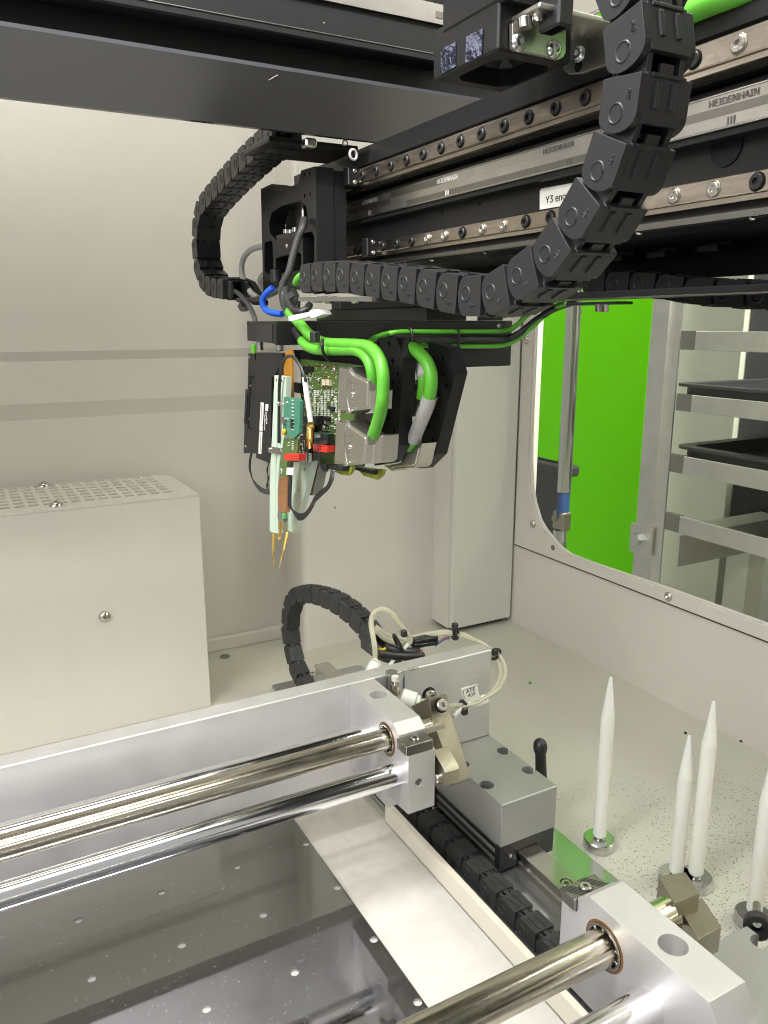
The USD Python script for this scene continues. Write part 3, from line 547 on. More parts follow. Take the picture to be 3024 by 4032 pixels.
J4 = [(.215, .0098), (.300, .0098), (.40, .0098), (.50, .0098), (.572, .0105), (.601, .0220), (.6175, .0300), (.6275, .0440), (.6325, .0590), (.6310, .0755), (.6225, .0915), (.6085, .1030), (.5940, .1095), (.5800, .1130), (.5640, .1165), (.5484, .1195), (.5313, .1214), (.5149, .1218), (.4984, .1212), (.4800, .1180), (.466, .1120)]
ch = Thing('cable_chain', 'black cable chain in the floor channel, arching up behind the bar', 'cable chain')
chain(ch, J4, .2424, .0136, .0125, .0177, 'chain_dusty', None, flip=True)
ch.add('end_bracket', [bx(.2424, .2549, .452, .474, .1035, .1060, .0004), bx(.2420, .2440, .455, .478, .104, .117, .0004), bx(.2535, .2555, .455, .478, .104, .117, .0004)], 'chain_dusty')
J5 = [(y * 1.123, .335 + (z - .335) * 1.123) for y, z in ((.215, .3478), (.200, .3475), (.185, .3462), (.172, .3441), (.158, .3430), (.1455, .3421), (.12, .3415), (.08, .341))]
ch = Thing('cable_chain', 'dark cable chain lying in the thin tray under the beam at right', 'cable chain'); chain(ch, J5, .2235, .0084, .0130, .0125, 'black_anodised', None)

# ------------------------------------------------------------------ cross beam on top
cb = Thing('cross_beam', 'dark anodised cross beam spanning the top of the picture', 'machine beam')
YB = .355
cb.add('front_plate', ext(Polygon([(z, y) for y, z in ((YB, .4179), (YB, .4428), (YB + .0022, .4450), (YB + .018, .4450), (YB + .018, .4179))]), 'X', -.9, .3) if False else ext(Polygon([(YB, .4179), (YB, .4424), (YB + .0030, .4424), (YB + .0030, .4179)]), 'X', -.9, .30), 'beam_black', smooth=False)
cb.add('edge_chamfer', ext(Polygon([(YB, .44245), (YB + .0028, .4449), (YB + .0030, .44245)]), 'X', -.9, .30), 'edge_sheen', smooth=False)
cb.add('recess', bx(-.9, .30, YB + .012, YB + .018, .4449, .4564), 'black_matt')
cb.add('upper_lip', ext(Polygon([(YB + .001, .4566), (YB, .4572), (YB, .4602), (YB + .0015, .4609), (YB + .018, .4609), (YB + .018, .4566)]), 'X', -.9, .2295), 'dark_steel' if False else 'black_anodised', smooth=False)
cb.add('lip_edge', bx(-.9, .228, YB - .0004, YB - .00005, .4598, .4602), 'dark_steel')
cb.add('upper_plate', bx(-.9, .30, YB + .004, YB + .018, .4610, .4740), 'black_anodised')
tp2 = cb.add('scale_tape', bx(-.9, .30, YB + .002, YB + .018, .4741, .4826), 'tape_steel'); a, b_ = at(ZT0(1070, 30), Y=YB + .0018), at(ZT0(1580, 110), Y=YB + .0018)
tp2.add('tape_mark', bx(a[0], .295, YB + .0016, YB + .0019, .4765, .4793), 'tape_grey'); pc = at(ZT0(1480, 62), Y=YB + .0017)
tp2.add('lettering', text('HEIDENHAIN', .0019, (pc[0] + .0025, YB + .0017, .4808), (1, 0, 0), (0, 0, 1), depth=.0001), 'ink_grey', smooth=False)
for (x, y) in ((90, 300), (470, 375), (820, 440)): cb.add('screw', screw(at(ZT0(x, y), Y=YB + .008), (0, 0, -1), .0021, 'button'), 'dark_steel')
cb.add('upper_body', bx(-.9, .30, YB + .006, YB + .03, .4827, .60), 'black_matt')
for k, (x, y, L) in enumerate(((590, 168, .0042), (700, 50, .001))):
    p = at(D(x, y), Y=YB - .0001); cb.add('scratch', cyl(p + [-L / 2, 0, -L * .3], p + [L / 2, 0, L * .3], .00025, 5), 'steel')
br = Thing('chain_bracket', 'small dark bracket plate with a shiny nut hanging under the cross beam', 'bracket')
p0, p1 = at(D(655, 296), Y=.372), at(D(792, 318), Y=.372)
br.add('plate', [bx(.1405, .186, .365, .40, .4150, .4176, .0004)], 'black_anodised')
p = at(ZBc(1265, 515), Y=.363); br.add('nut', [bx(p[0] - .003, p[0] + .003, .358, .364, .4132, .4172, .0008)], 'steel'); p = at(ZBc(1573, 545), Y=.3640); br.add('eyelet', ring(p, (0, 1, 0), .0012, .0004, 16), 'steel')
p = at(ZBc(1640, 640), X=.178); br.add('cable_clip', ring(p, (.3, -1, 0), .0022, .0006, 18), 'hose_grey')
# sensor block at the top of the gantry
sb_ = Thing('sensor_block', 'dark metal sensor block with two scratched shiny patches hanging at top right', 'sensor block')
XS = .150
if 0: print('sensor', at(ZS(1270,580),Z=.43), at(ZT0(1045, 665), X=XS), at(ZT0(1575, 405), X=XS))
pl = P2(ZT0, [(1050, 440), (1465, 235), (1575, 180), (1575, 405), (1045, 665)], X=XS)
lo = at(ZT0(1045, 665), X=XS); hi_ = at(ZT0(1575, 405), X=XS); zb0 = (lo[2] + hi_[2]) / 2
xr_ = at(ZS(1270, 580), Z=zb0)[0]
blk = bx(XS, max(xr_, XS + .02), hi_[1], lo[1], zb0, zb0 + .0148, .0006); cav = bx(XS + .0045, XS + .026, hi_[1] + .005, lo[1] - .005, zb0 - .01, zb0 + .009, .0035)
sb_.add('block', cut(blk, cav), 'black_anodised')
for ps in ([(1115, 405), (1237, 345), (1237, 545), (1115, 610)], [(1325, 300), (1462, 232), (1450, 455), (1318, 515)]): sb_.add('foil_patch', quad(ZT0, ps, -.0003, X=XS - .0001), 'foil')
YS = hi_[1] - .0004
an = sb_.add('angle_bracket', slab(ZS, [(815, 190), (1250, 245), (1245, 470), (1225, 510), (1190, 530), (1130, 512), (810, 445), (788, 425), (785, 220)], -.0016, Y=YS), 'hood_metal')
for (x, y) in ((865, 370), (1175, 430)): an.add('screw', screw(at(ZS(x, y), Y=YS - .0017), (0, -1, 0), .0026, 'button'), 'zinc')
ptop = at(ZS(1000, 215), Y=YS)
an.add('shelf', bx(at(ZS(815, 190), Y=YS)[0], at(ZS(1500, 200), Y=YS)[0], YS - .012, YS + .004, ptop[2] - .0003, ptop[2] + .0011, .0003), 'hood_metal')
for (x, y) in ((925, 215), (1035, 170)): an.add('stud', cyl(at(ZS(x, y + 30), Y=YS - .006), at(ZS(x, y - 60), Y=YS - .006), .0021, 16), 'steel')
XQ = .1835
pl2 = sb_.add('slotted_plate', slab(ZS, [(1268, 270), (1659, 190), (1659, 555), (1400, 640), (1300, 645), (1255, 600)], .0016, X=XQ), 'hood_metal'); c = at(ZS(1395, 470), X=XQ)
pl2.add('screw', screw(c, (-1, 0, 0), .0024, 'button'), 'zinc'); pl2.add('slot', cyl(c - [.0002, 0, .0035], c - [-.0002, 0, .0035], .0016, 14), 'black_matt')
sb_.add('upper_body', [bx(at(ZS(690, 60), Y=YS)[0], at(ZS(1150, 60), Y=YS)[0], YS - .004, YS + .03, at(ZS(900, 70), Y=YS)[2], at(ZS(900, 70), Y=YS)[2] + .04, .001)], 'black_anodised')
cn = Thing('plug_connector', 'black open plug hanging beside the sensor block bracket at the top', 'connector'); a, b_ = at(ZS(1135, 110), Y=YS - .010), at(ZS(1275, 0), Y=YS - .010)
cn.add('shell', cut(bx(a[0], b_[0], YS - .014, YS - .005, a[2] - .004, b_[2] + .02, .0006), bx(a[0] + .001, b_[0] - .0012, YS - .013, YS - .006, a[2] - .006, a[2] + .004)), 'black_rubber')
p = at(D(1535, 8), X=.187); Thing('green_top_cable', 'bright green cable end showing at the top right edge', 'cable', mesh=tube([p + [.005, -.05, .004], p + [.003, -.02, .001], p, p + [.002, .022, .001], p + [.012, .04, .010]], .0030, 14), mat='green_cable')
# ------------------------------------------------------------------ carriage on the gantry
XC = .165
out = P2(ZE, [(885, -117), (975, -157), (1005, -97), (1190, -157), (1215, -267), (1330, -302), (1345, 640), (1200, 700), (905, 720)], X=XC)
def hole(z, ps, r=.0012): return P2(z, ps, X=XC).buffer(-r, quad_segs=4).buffer(r, quad_segs=4)
big = hole(ZE, [(950, 170), (975, 75), (1060, 20), (1200, -15), (1255, 20), (1268, 120), (1262, 210), (1190, 265), (1010, 300), (960, 245)])
s1 = hole(ZE, [(915, 320), (980, 305), (988, 560), (950, 588), (915, 560)], .002); s2 = hole(ZE, [(1008, 450), (1195, 398), (1215, 420), (1212, 545), (1020, 582), (1008, 560)]); s3 = hole(ZE, [(1225, 250), (1300, 230), (1322, 270), (1320, 500), (1290, 530), (1232, 520)], .002)
dots = [Point(*at(ZE(x, y), X=XC)[1:]).buffer(.0009, quad_segs=4) for x, y in ((912, 50), (952, 45), (912, -100), (950, -105), (1240, -235), (1283, -245), (1243, -60), (1287, -75))]
ca = Thing('gantry_carriage', 'black machined carriage plate with rounded cut-outs at the far end of the beam', 'carriage')
ca.add('plate', ext(out.difference(unary_union([big, s1, s2, s3] + dots)), 'X', XC, XC + .0095), 'black_anodised', smooth=False)
ca.add('back_plate', ext(out.buffer(-.002), 'X', XC + .0135, XC + .0170), 'black_matt'); yN = at(ZE(1340, 400), X=XC)[1]
ca.add('near_block', bx(XC + .0097, XC + .0170, yN + .0004, yN + .012, .358, .4065, .0004), 'black_anodised')
ca.add('ledge', ext(P2(ZE, [(1012, 262), (1190, 232), (1178, 278), (1012, 302)], X=XC + .001), 'X', XC + .001, XC + .010), 'grey_cable')
pp = at(ZE(1215, 90), X=XC + .012); ca.add('coupling', [bx(XC + .0101, XC + .0132, pp[1] - .006, pp[1] + .004, pp[2] - .010, pp[2] + .004, .0006)], 'steel')
for (x, y) in ((1095, 200), (1170, 185), (1130, 205)): q = at(ZE(x, y), X=XC + .006); ca.add('bolt', screw(q + [0, 0, -.003], (0, 0, 1), .0021, 'cap'), 'zinc')
for (x, y, z_, xx) in ((950, 460, ZE, XC + .012), (1098, 350, ZE, XC)): ca.add('small_screw', screw(at(z_(x, y), X=xx), (-1, 0, 0), .0012, 'button'), 'steel')
for (za, zb2, x) in ((.4005, .4065, .1838), (.3682, .3746, .1938)):
    k = ca.add('rail_block', bx(x - .004, x + .004, yN - .006, yN + .0003, za - .0012, zb2 + .0012, .0005), 'black_anodised')
    for j in (-1, 1): k.add('screw', screw((x - .0005, yN - .006, (za + zb2) / 2 + .0026 * j), (0, -1, 0), .0011, 'button'), 'steel')
ca.add('top_lug', ext(P2(ZE, [(980, -155), (1100, -140), (1100, -115), (1005, -97)], X=XC + .012), 'X', XC + .012, XC + .02), 'black_anodised')
# lower support: thin clear plate, arms and cross piece
sp = Thing('chain_support', 'dark clear plate with bolts carrying the end of the big cable chain', 'support plate')
sp.add('plate', ext(P2(ZJ, [(140, 185), (230, 130), (330, 80), (900, 120), (1450, 185), (1440, 215), (800, 205), (250, 205)], X=.138) if False else Polygon([(.331, .3441), (.331, .3458), (.262, .3441), (.262, .3424)]), 'X', .1385, .1700), 'clear_plate')
for (x, y, s_, r) in ((330, 205, 'hexhead', .0024), (400, 180, 'hexhead', .0024), (480, 235, 'button', .0024), (845, 235, 'button', .0026), (550, 180, 'button', .0012)): q = at(ZJ(x, y), X=.147); sp.add('bolt', screw(q + [0, 0, .0018], (0, 0, -1), r, s_), 'zinc')
q0 = at(ZJ(420, 260), X=.150)
sp.add('arm', [bx(.1505, .168, q0[1] - .085, q0[1] + .010, .3355, .3405, .0004)], 'black_anodised')
# ------------------------------------------------------------------ probe head
XH = .138
hd = Thing('probe_head', 'probe head with black module, circuit board, metal plugs and gold test needles', 'probe head')
hd.add('mount_block', ext(P2(ZH, [(200, 180), (520, 178), (520, 440), (475, 418), (205, 390)], X=XH), 'X', XH, XH + .020), 'black_anodised')
hd.add('mount_inset', [slab(ZH, [(300, 222), (474, 212), (475, 405), (302, 398)], .0006, X=XH - .0003)], 'black_rubber')
a = at(ZH(520, 300), X=XH); YX = a[1] + .0005
cr = at(D(1104, 790), Y=YX); ct = at(D(1104, 665), Y=YX)
hd.add('cross_piece', bx(XH + .0203, cr[0], YX, YX + .012, cr[2], cr[2] + .0245, .0005), 'black_anodised', label='long black cross piece reaching towards the window')
hd.add('upper_piece', [bx(.172, cr[0] - .004, YX + .001, YX + .011, cr[2] + .0275, cr[2] + .0345, .0004), bx(.172, .184, YX + .001, YX + .011, cr[2] + .0246, cr[2] + .0274), bx(cr[0] - .016, cr[0] - .006, YX + .001, YX + .011, cr[2] + .0246, cr[2] + .0274)], 'black_anodised')
hd.add('bolt', screw(at(ZA(1612, 488), Y=YX), (0, -1, 0), .0012, 'button'), 'steel'); hd.add('bolt', screw(at(ZA(1365, 610), Y=YX), (0, -1, 0), .0013, 'button'), 'steel')
for (x, y, dx) in ((340, 445, .006), (555, 450, .006)): q = at(ZH(x, y), X=XH + dx); hd.add('clamp_bolt', cyl(q + [0, 0, -.0024], q + [0, 0, .004], .0020, 20, c=.0003), 'steel')
md = hd.add('servo_module', ext(P2(ZH, [(300, 520), (585, 528), (585, 620), (500, 765), (470, 790), (455, 1718), (430, 1718), (300, 1668)], X=XH + .002), 'X', XH + .002, XH + .0075), 'black_anodised')
md2 = hd.add('module_cover', ext(P2(ZH, [(215, 528), (283, 530), (285, 598), (326, 645), (300, 1618), (165, 1615), (182, 920), (208, 918)], X=XH + .005), 'X', XH + .005, XH + .0165), 'black_anodised')
md2.add('cover_step', slab(ZH, [(225, 770), (272, 780), (272, 800), (240, 805), (215, 1340), (250, 1345), (250, 1357), (205, 1350)], .0006, X=XH + .0047), 'black_matt')
md2.add('side_lug', slab(ZH, [(182, 980), (200, 985), (185, 1300), (165, 1290)], .0008, X=XH + .0045), 'black_rubber')
for (x, y) in ((225, 572), (240, 880), (225, 1245), (188, 1540)): md2.add('screw', screw(at(ZH(x, y), X=XH + .005), (-1, 0, 0), .0006, 'button'), 'steel')
XM = XH + .0019; DN = ((0, 0, -1), (0, -1, 0))
c = at(ZH(412, 1235), X=XM); md.add('lettering', text('SPEA', .0019, c, *DN, depth=.00012), 'white_ink', smooth=False)
c = at(ZH(392, 1280), X=XM); md.add('lettering', text('Leonardo 2 axis', .0008, c, *DN, depth=.0001, bold=True), 'white_ink', smooth=False)
md.add('logo_square', slab(ZH, [(405, 1080), (434, 1083), (430, 1158), (402, 1155)], -.0001, X=XM), 'white_ink')
for ps in ([(352, 1060), (385, 1068), (370, 1375), (338, 1368)], [(336, 1378), (370, 1384), (358, 1625), (327, 1618)]):
    k = md.add('label_strip', slab(ZH, ps, -.00012, X=XM), 'paper'); q = np.mean([at(ZH(*p), X=XM - .00013) for p in ps], 0)
    k.add('print', [bx(q[0] - .00006, q[0], q[1] - .0012 + .0009 * j, q[1] - .0008 + .0009 * j, q[2] - .0075, q[2] + .006) for j in range(3)] if False else bx(q[0] - .00006, q[0], q[1] - .0004, q[1] + .0004, q[2] - .005, q[2] + .006), 'ink_grey')
# probe blades
def ziP(x, y): u = ZP(x, y); return ((u[0] - 900) * 1659 / 600, (u[1] - 1200) * 1659 / 600)
XBl = .1355
bl = hd.add('probe_blade', ext(P2(ZH, [(500, 768), (543, 770), (520, 1560)] + [ziP(*p) for p in ((523, 40), (520, 500), (522, 1080), (480, 1072), (440, 1045), (440, 560))] + [(458, 1700), (470, 1500)], X=XBl), 'X', XBl, XBl + .0030), 'blade_glass_fibre')
bl2 = hd.add('probe_blade', ext(P2(ZH, [(562, 778), (630, 785), (612, 1400)] + [ziP(*p) for p in ((588, 0), (556, 290), (556, 1084), (526, 1082), (526, 500), (535, 200))] + [(528, 1600), (545, 1400)], X=XBl + .0004), 'X', XBl + .0004, XBl + .0030), 'blade_glass_fibre')
bl.add('hole', cyl(at(ZH(522, 820), X=XBl) - [.0001, 0, 0], at(ZH(522, 820), X=XBl), .0006, 14), 'grey_cable'); bl2.add('hole', cyl(at(ZH(580, 828), X=XBl + .0004) - [.0001, 0, 0], at(ZH(580, 828), X=XBl + .0004), .0006, 14), 'grey_cable')
bl3 = hd.add('probe_blade', ext(P2(ZP, [(835, 40), (1040, 60), (1035, 110), (940, 500), (770, 1068), (690, 1045), (640, 1012), (730, 640), (800, 500), (820, 480), (890, 160)], X=.142), 'X', .142, .1450), 'blade_glass_fibre')
hd.add('probe_blade', ext(P2(ZP, [(760, 40), (890, 40), (900, 140), (800, 540), (740, 600), (720, 400)], X=.1432), 'X', .1432, .1452), 'blade_glass_fibre')
for (x, y) in ((932, 170), (852, 470)): bl3.add('hole', cyl(at(ZP(x, y), X=.142) - [.0001, 0, 0], at(ZP(x, y), X=.142), .0008, 12), 'dark_steel')
k = hd.add('guide_bar', ext(P2(ZP, [(1030, 100), (1135, 120), (1042, 545), (945, 520)], X=.147), 'X', .147, .152), 'dark_steel')
for (x, y) in ((1035, 180), (975, 420)): k.add('hole', cyl(at(ZP(x, y), X=.147) - [.0001, 0, 0], at(ZP(x, y), X=.147), .0008, 12), 'black_matt')
hd.add('blade_clamp', [ext(P2(ZH, [(432, 1570), (465, 1545), (560, 1560), (585, 1630), (540, 1625), (470, 1612)], X=.1345), 'X', .1345, .1405), cyl(at(ZH(448, 1578), X=.1345) - [.0006, 0, 0], at(ZH(448, 1578), X=.1345) + [.003, 0, 0], .0014, 14)], 'steel')
def needle(pp, X): q = [at(ZP(*p), X=X) for p in pp]; return [cyl(q[0], q[1], .0011, 14, .00072), cyl(q[1], q[2], .00042, 10), cyl(q[2], q[3], .00026, 8, .0001)]
hd.add('needle', needle([(500, 1070), (490, 1335), (480, 1490), (471, 1620)], XBl + .0015), 'gold'); hd.add('needle', needle([(695, 1042), (640, 1305), (600, 1465), (570, 1585)], .1435), 'gold')
hd.add('needle', [cyl(at(ZP(593, 915), X=.1345), at(ZP(593, 1020), X=.1345), .0012, 8), cyl(at(ZP(590, 1015), X=.1345), at(ZP(578, 1140), X=.1345), .0007, 12), cyl(at(ZP(578, 1140), X=.1345), at(ZP(577, 1158), X=.1345), .0010, 14)], 'gold', label='short gold contact pin with a flat disc end')
hd.add('copper_tape', ext(P2(ZP, [(578, 282), (684, 282), (680, 560), (664, 780), (640, 800), (555, 740), (553, 480), (560, 400)], X=.1330), 'X', .1330, .1352), 'copper')
hd.add('solder_blob', ext(P2(ZP, [(558, 740), (615, 770), (642, 900), (625, 925), (562, 905), (548, 830)], X=.1332), 'X', .1332, .1352), 'solder')
hd.add('green_led', bx(*[c for pair in zip(at(ZP(612, 870), X=.1322) + [0, -.0026, 0], at(ZP(612, 870), X=.1322) + [.0016, 0, .0026]) for c in pair], .0003), 'led_green')
hd.add('kapton_film', slab(ZH, [(600, 545), (640, 495), (692, 482), (700, 1010), (625, 1020), (630, 790), (600, 770)], .0006, X=.1415), 'kapton')
# small boards
f1 = hd.add('sensor_board', slab(ZH, [(602, 1002), (760, 1025), (782, 1050), (770, 1392), (708, 1460), (590, 1405)], .0014, X=.1330), 'pcb_light')
f1.add('solder_pins', [bx(.1326, .13299, *[c for pair in zip(at(ZH(700, 1040 + 40 * j), X=.133)[1:] - [.0011, .00016], at(ZH(700, 1040 + 40 * j), X=.133)[1:] + [.0006, .00016]) for c in pair]) for j in range(9)], 'white_ink')
f1.add('chip', slab(ZH, [(690, 1240), (708, 1240), (708, 1340), (688, 1340)], -.0008, X=.1330), 'black_rubber'); f1.add('trimmer', cyl(at(ZH(617, 1262), X=.1330), at(ZH(617, 1262), X=.1330) - [.0010, 0, 0], .0019, 18), 'solder')
f1.add('solder_blob', [trimesh.creation.icosphere(2, .0010).apply_translation(at(ZH(545, 1075), X=.1336)), trimesh.creation.icosphere(2, .0011).apply_translation(at(ZH(600, 1085), X=.1332)), trimesh.creation.icosphere(1, .0008).apply_translation(at(ZH(640, 1070), X=.1330))], 'solder')
f1.add('yellow_drop', trimesh.creation.icosphere(2, 1).apply_transform(np.diag([.0010, .0012, .0017, 1])).apply_transform(rotation_matrix(.6, (1, 0, 0))).apply_translation(at(ZH(605, 1385), X=.1322)), 'yellow_drop')
f2 = hd.add('probe_board', slab(ZH, [(597, 1455), (757, 1458), (742, 1712), (640, 1712)] + [ziP(*p) for p in ((685, 60), (685, 284), (580, 284), (585, 60))] + [(580, 1712)], .0012, X=.1338), 'pcb_green')
f2.add('print', [bx(.1336, .13379, *[c for pair in zip(at(ZH(x, y), X=.1338)[1:] - [.0010, .00012], at(ZH(x, y), X=.1338)[1:] + [.0010, .00012]) for c in pair]) for x, y in ((700, 1490), (700, 1510), (700, 1530), (700, 1550), (660, 1500), (655, 1530), (700, 1570))], 'white_ink')
c = at(ZP(608, 195), X=.1337); f2.add('screw', [screw(c, (-1, 0, 0), .0009, 'dome')], 'steel'); f2.add('pad', cyl(c, c - [.0002, 0, 0], .0013, 18), 'hose_grey')
def redcon(ps, X, lab=None):
    k = hd.add('red_connector', ext(P2(ZH, ps, X=X), 'X', X, X + .0035), 'red_plastic'); y = sorted([p[0] for p in ps]); zz = np.mean([p[1] for p in ps])
    k.add('slot', [cyl(at(ZH(y[0] + (y[-1] - y[0]) * (.4 + .15 * i), zz + dy), X=X) - [.0001, 0, 0], at(ZH(y[0] + (y[-1] - y[0]) * (.4 + .15 * i), zz + dy), X=X), .0003, 6) for i in range(4) for dy in (-12, 18)], 'black_matt')
redcon([(604, 1625), (765, 1625), (760, 1700), (605, 1690)], .1315); redcon([(918, 1515), (1000, 1520), (1075, 1535), (1072, 1608), (918, 1592)], .1430)
# main circuit board
XPb = .150
pcb = hd.add('circuit_board', slab(ZH, [(785, 595), (1300, 640), (1450, 665), (1450, 1765), (1110, 1765), (960, 1780), (862, 1715), (790, 1300)], .0016, X=XPb), 'pcb_green')
rr = random.Random(3)
def comp(x0, y0, x1, y1, h, X=XPb): a, b = at(ZH(x0, y0), X=X), at(ZH(x1, y1), X=X); return bx(X - h, X - .00002, min(a[1], b[1]), max(a[1], b[1]), min(a[2], b[2]), max(a[2], b[2]))
for q in ((725, 840, 815, 965), (845, 665, 890, 730), (893, 668, 930, 725), (1000, 1285, 1062, 1350), (1060, 1210, 1115, 1260), (1110, 1100, 1170, 1150)): pcb.add('chip', comp(*q, .0016), 'black_rubber')
for q in ((1045, 795, 1080, 885), (1088, 795, 1125, 885)): k = pcb.add('capacitor', comp(*q, .0014), 'ceramic'); k.add('end', [comp(q[0], q[1] - 4, q[2], q[1] + 14, .0016), comp(q[0], q[3] - 14, q[2], q[3] + 4, .0016)], 'gold')
c = at(ZH(1080, 1340), X=XPb); pcb.add('can_capacitor', cyl(c, c - [.0025, 0, 0], .0015, 18, c=.0003), 'steel'); c = at(ZH(1150, 705), X=XPb); pcb.add('screw', screw(c, (-1, 0, 0), .0013, 'button'), 'steel')
c = at(ZH(880, 810), X=XPb); pcb.add('chip_frame', comp(862, 785, 905, 835, .0006), 'hose_grey'); pcb.add('chip', comp(870, 795, 896, 822, .0009), 'black_rubber')
fine, gold_, dk = [], [], []
for gx in range(930, 1200, 38):
    for gy in range(930, 1250, 62):
        if rr.random() < .8:
            for j in range(5): fine += [comp(gx + 5 * j, gy, gx + 5 * j + 2, gy + 16, .0002), comp(gx + 5 * j, gy + 40, gx + 5 * j + 2, gy + 56, .0002)]
            fine.append(comp(gx + 6, gy + 22, gx + 18, gy + 34, .0005))
cer = []
for i in range(260):
    x, y = rr.uniform(800, 1190), rr.uniform(640, 1500); w_, h_ = rr.choice([(10, 5), (5, 10), (14, 6), (6, 12)])
    k_ = rr.random(); (fine if k_ < .40 else cer if k_ < .62 else gold_ if k_ < .78 else dk).append(comp(x, y, x + w_, y + h_, rr.uniform(.0003, .0008)))
for i in range(14): gold_.append(comp(945 + 14 * i, 655 + 1.2 * i, 952 + 14 * i, 675 + 1.2 * i, .0002))
for i in range(10): gold_.append(comp(1185 + rr.uniform(0, 40), 1150 + 8 * i, 1195 + rr.uniform(0, 40), 1155 + 8 * i, .0002))
for i in range(34): x, y = rr.uniform(800, 1180), rr.uniform(660, 1300); fine.append(comp(x, y, x + 3, y + rr.uniform(20, 60), .00012))
pcb.add('small_parts', fine, 'white_ink', kind='stuff'); pcb.add('gold_pads', gold_, 'gold', kind='stuff'); pcb.add('ceramic_parts', cer, 'ceramic', kind='stuff'); pcb.add('dark_parts', dk, 'black_rubber', kind='stuff')
b3 = hd.add('plug_board', slab(ZH, [(930, 1390), (1112, 1400), (1105, 1620), (935, 1600)], .0012, X=.1465), 'pcb_light')
b3.add('socket', [slab(ZH, [(938, 1408), (1080, 1412), (1078, 1465), (940, 1465)], .003, X=.1432), slab(ZH, [(938, 1470), (1078, 1470), (1076, 1520), (940, 1520)], .003, X=.1432)], 'black_rubber'); b3.add('socket_face', slab(ZH, [(942, 1412), (1000, 1414), (1000, 1450), (942, 1450)], -.0002, X=.1432), 'hose_grey')
hd.add('terminal_block', [slab(ZH, [(775 + 0 * j, 1215 + 105 * j), (955 - 80 * (j > 0), 1215 + 105 * j), (955 - 80 * (j > 0), 1300 + 105 * j), (775, 1300 + 105 * j)], .004, X=.1455) for j in range(4)], 'black_rubber')
hd.add('nut', [lathe([(0, 0), (.0014, 0), (.0014, .004), (0, .004)], at(ZH(x, y), X=.141) + [0, 0, -.0025], (0, 0, 1), 6) for x, y in ((800, 1620), (840, 1630), (890, 1645))] + [cyl(at(ZH(825, 1475), X=.142), at(ZH(825, 1590), X=.142), .0008, 12)], 'steel')
hd.add('lower_tab', slab(ZI, [(290, 1545), (480, 1500), (470, 1545), (435, 1588), (365, 1582)], .0016, X=.1495), 'pcb_yellow'); hd.add('lower_tab', slab(ZI, [(510, 1505), (790, 1530), (770, 1585), (720, 1630), (590, 1590)], .0016, X=.158), 'pcb_yellow')
hd.add('lower_tab', slab(ZI, [(30, 1440), (110, 1450), (130, 1530), (35, 1480)], .0016, X=.1492), 'pcb_yellow')
hd.add('lower_socket', slab(ZI, [(190, 1475), (380, 1500), (375, 1545), (185, 1520)], .004, X=.146), 'black_rubber'); hd.add('lower_socket', slab(ZI, [(500, 1500), (700, 1540), (690, 1580), (500, 1530)], .003, X=.156), 'black_rubber')
# metal hoods of the plugs
def hood(ps, X, th, marks=True):
    p = P2(ZI, ps, X=X); k = hd.add('plug_hood', [ext(p, 'X', X, X + th), ext(p.buffer(-.0011), 'X', X - .0005, X - .0001 + .0002)], 'hood_metal', smooth=False); return k
hu = hood([(348, 505), (455, 500), (478, 530), (500, 560), (645, 630), (645, 920), (480, 938), (450, 965), (425, 972), (398, 935), (330, 930)], .1405, .0085)
hu.add('cable_outlet', ext(P2(ZI, [(647, 742), (712, 735), (705, 925), (640, 920)], X=.1412), 'X', .1412, .1485), 'hood_metal')
hl = hood([(318, 1035), (430, 1035), (460, 1080), (625, 1190), (630, 1285), (600, 1470), (440, 1465), (400, 1495), (370, 1470), (298, 1470)], .1400, .0085)
hl.add('cable_outlet', [ext(P2(ZI, [(632, 1288), (690, 1288), (684, 1470), (608, 1470)], X=.1407), 'X', .1407, .1480), ext(P2(ZI, [(693, 1290), (775, 1180), (785, 1190), (768, 1435), (740, 1460), (688, 1470)], X=.1410), 'X', .1410, .1480)], 'hood_metal')
for h_, (cx, cy), X in ((hu, (470, 745), .1399), (hl, (445, 1275), .1394)):
    c = at(ZI(cx, cy), X=X); arc = [c + [0, .0035 * 1.0 + .0012 - .0042 * math.cos(a), .0085 * math.sin(a)] for a in np.linspace(-1.25, 1.25, 14)]
    arc = [c + [0, .0042 * math.cos(a), .0090 * math.sin(a)] for a in np.linspace(-1.3, 1.3, 14)]
    h_.add('emblem', [sweep(arc, .00025, 6), text('EVIKSH', .0016, c + [-.00005, -.0006, 0], (0, 0, -1), (0, -1, 0), depth=.0003)], 'steel', smooth=False)
for k_, (x, y) in enumerate(((410, 505), (385, 945), (380, 1040), (360, 1475))): hd.add('latch', slab(ZI, [(x - 14, y - 8), (x + 18, y - 6), (x + 16, y + 10), (x - 14, y + 8)], -.0006, X=.1398), 'dark_steel')
hood([(1055, 625), (1150, 715), (1150, 800), (1198, 815), (1125, 1000), (1035, 985)], .1670, .007); hood([(1040, 1198), (1030, 1300), (1085, 1335), (1180, 1265), (1130, 1480), (1100, 1512), (905, 1525), (880, 1545), (790, 1490), (960, 1462)], .1660, .007)
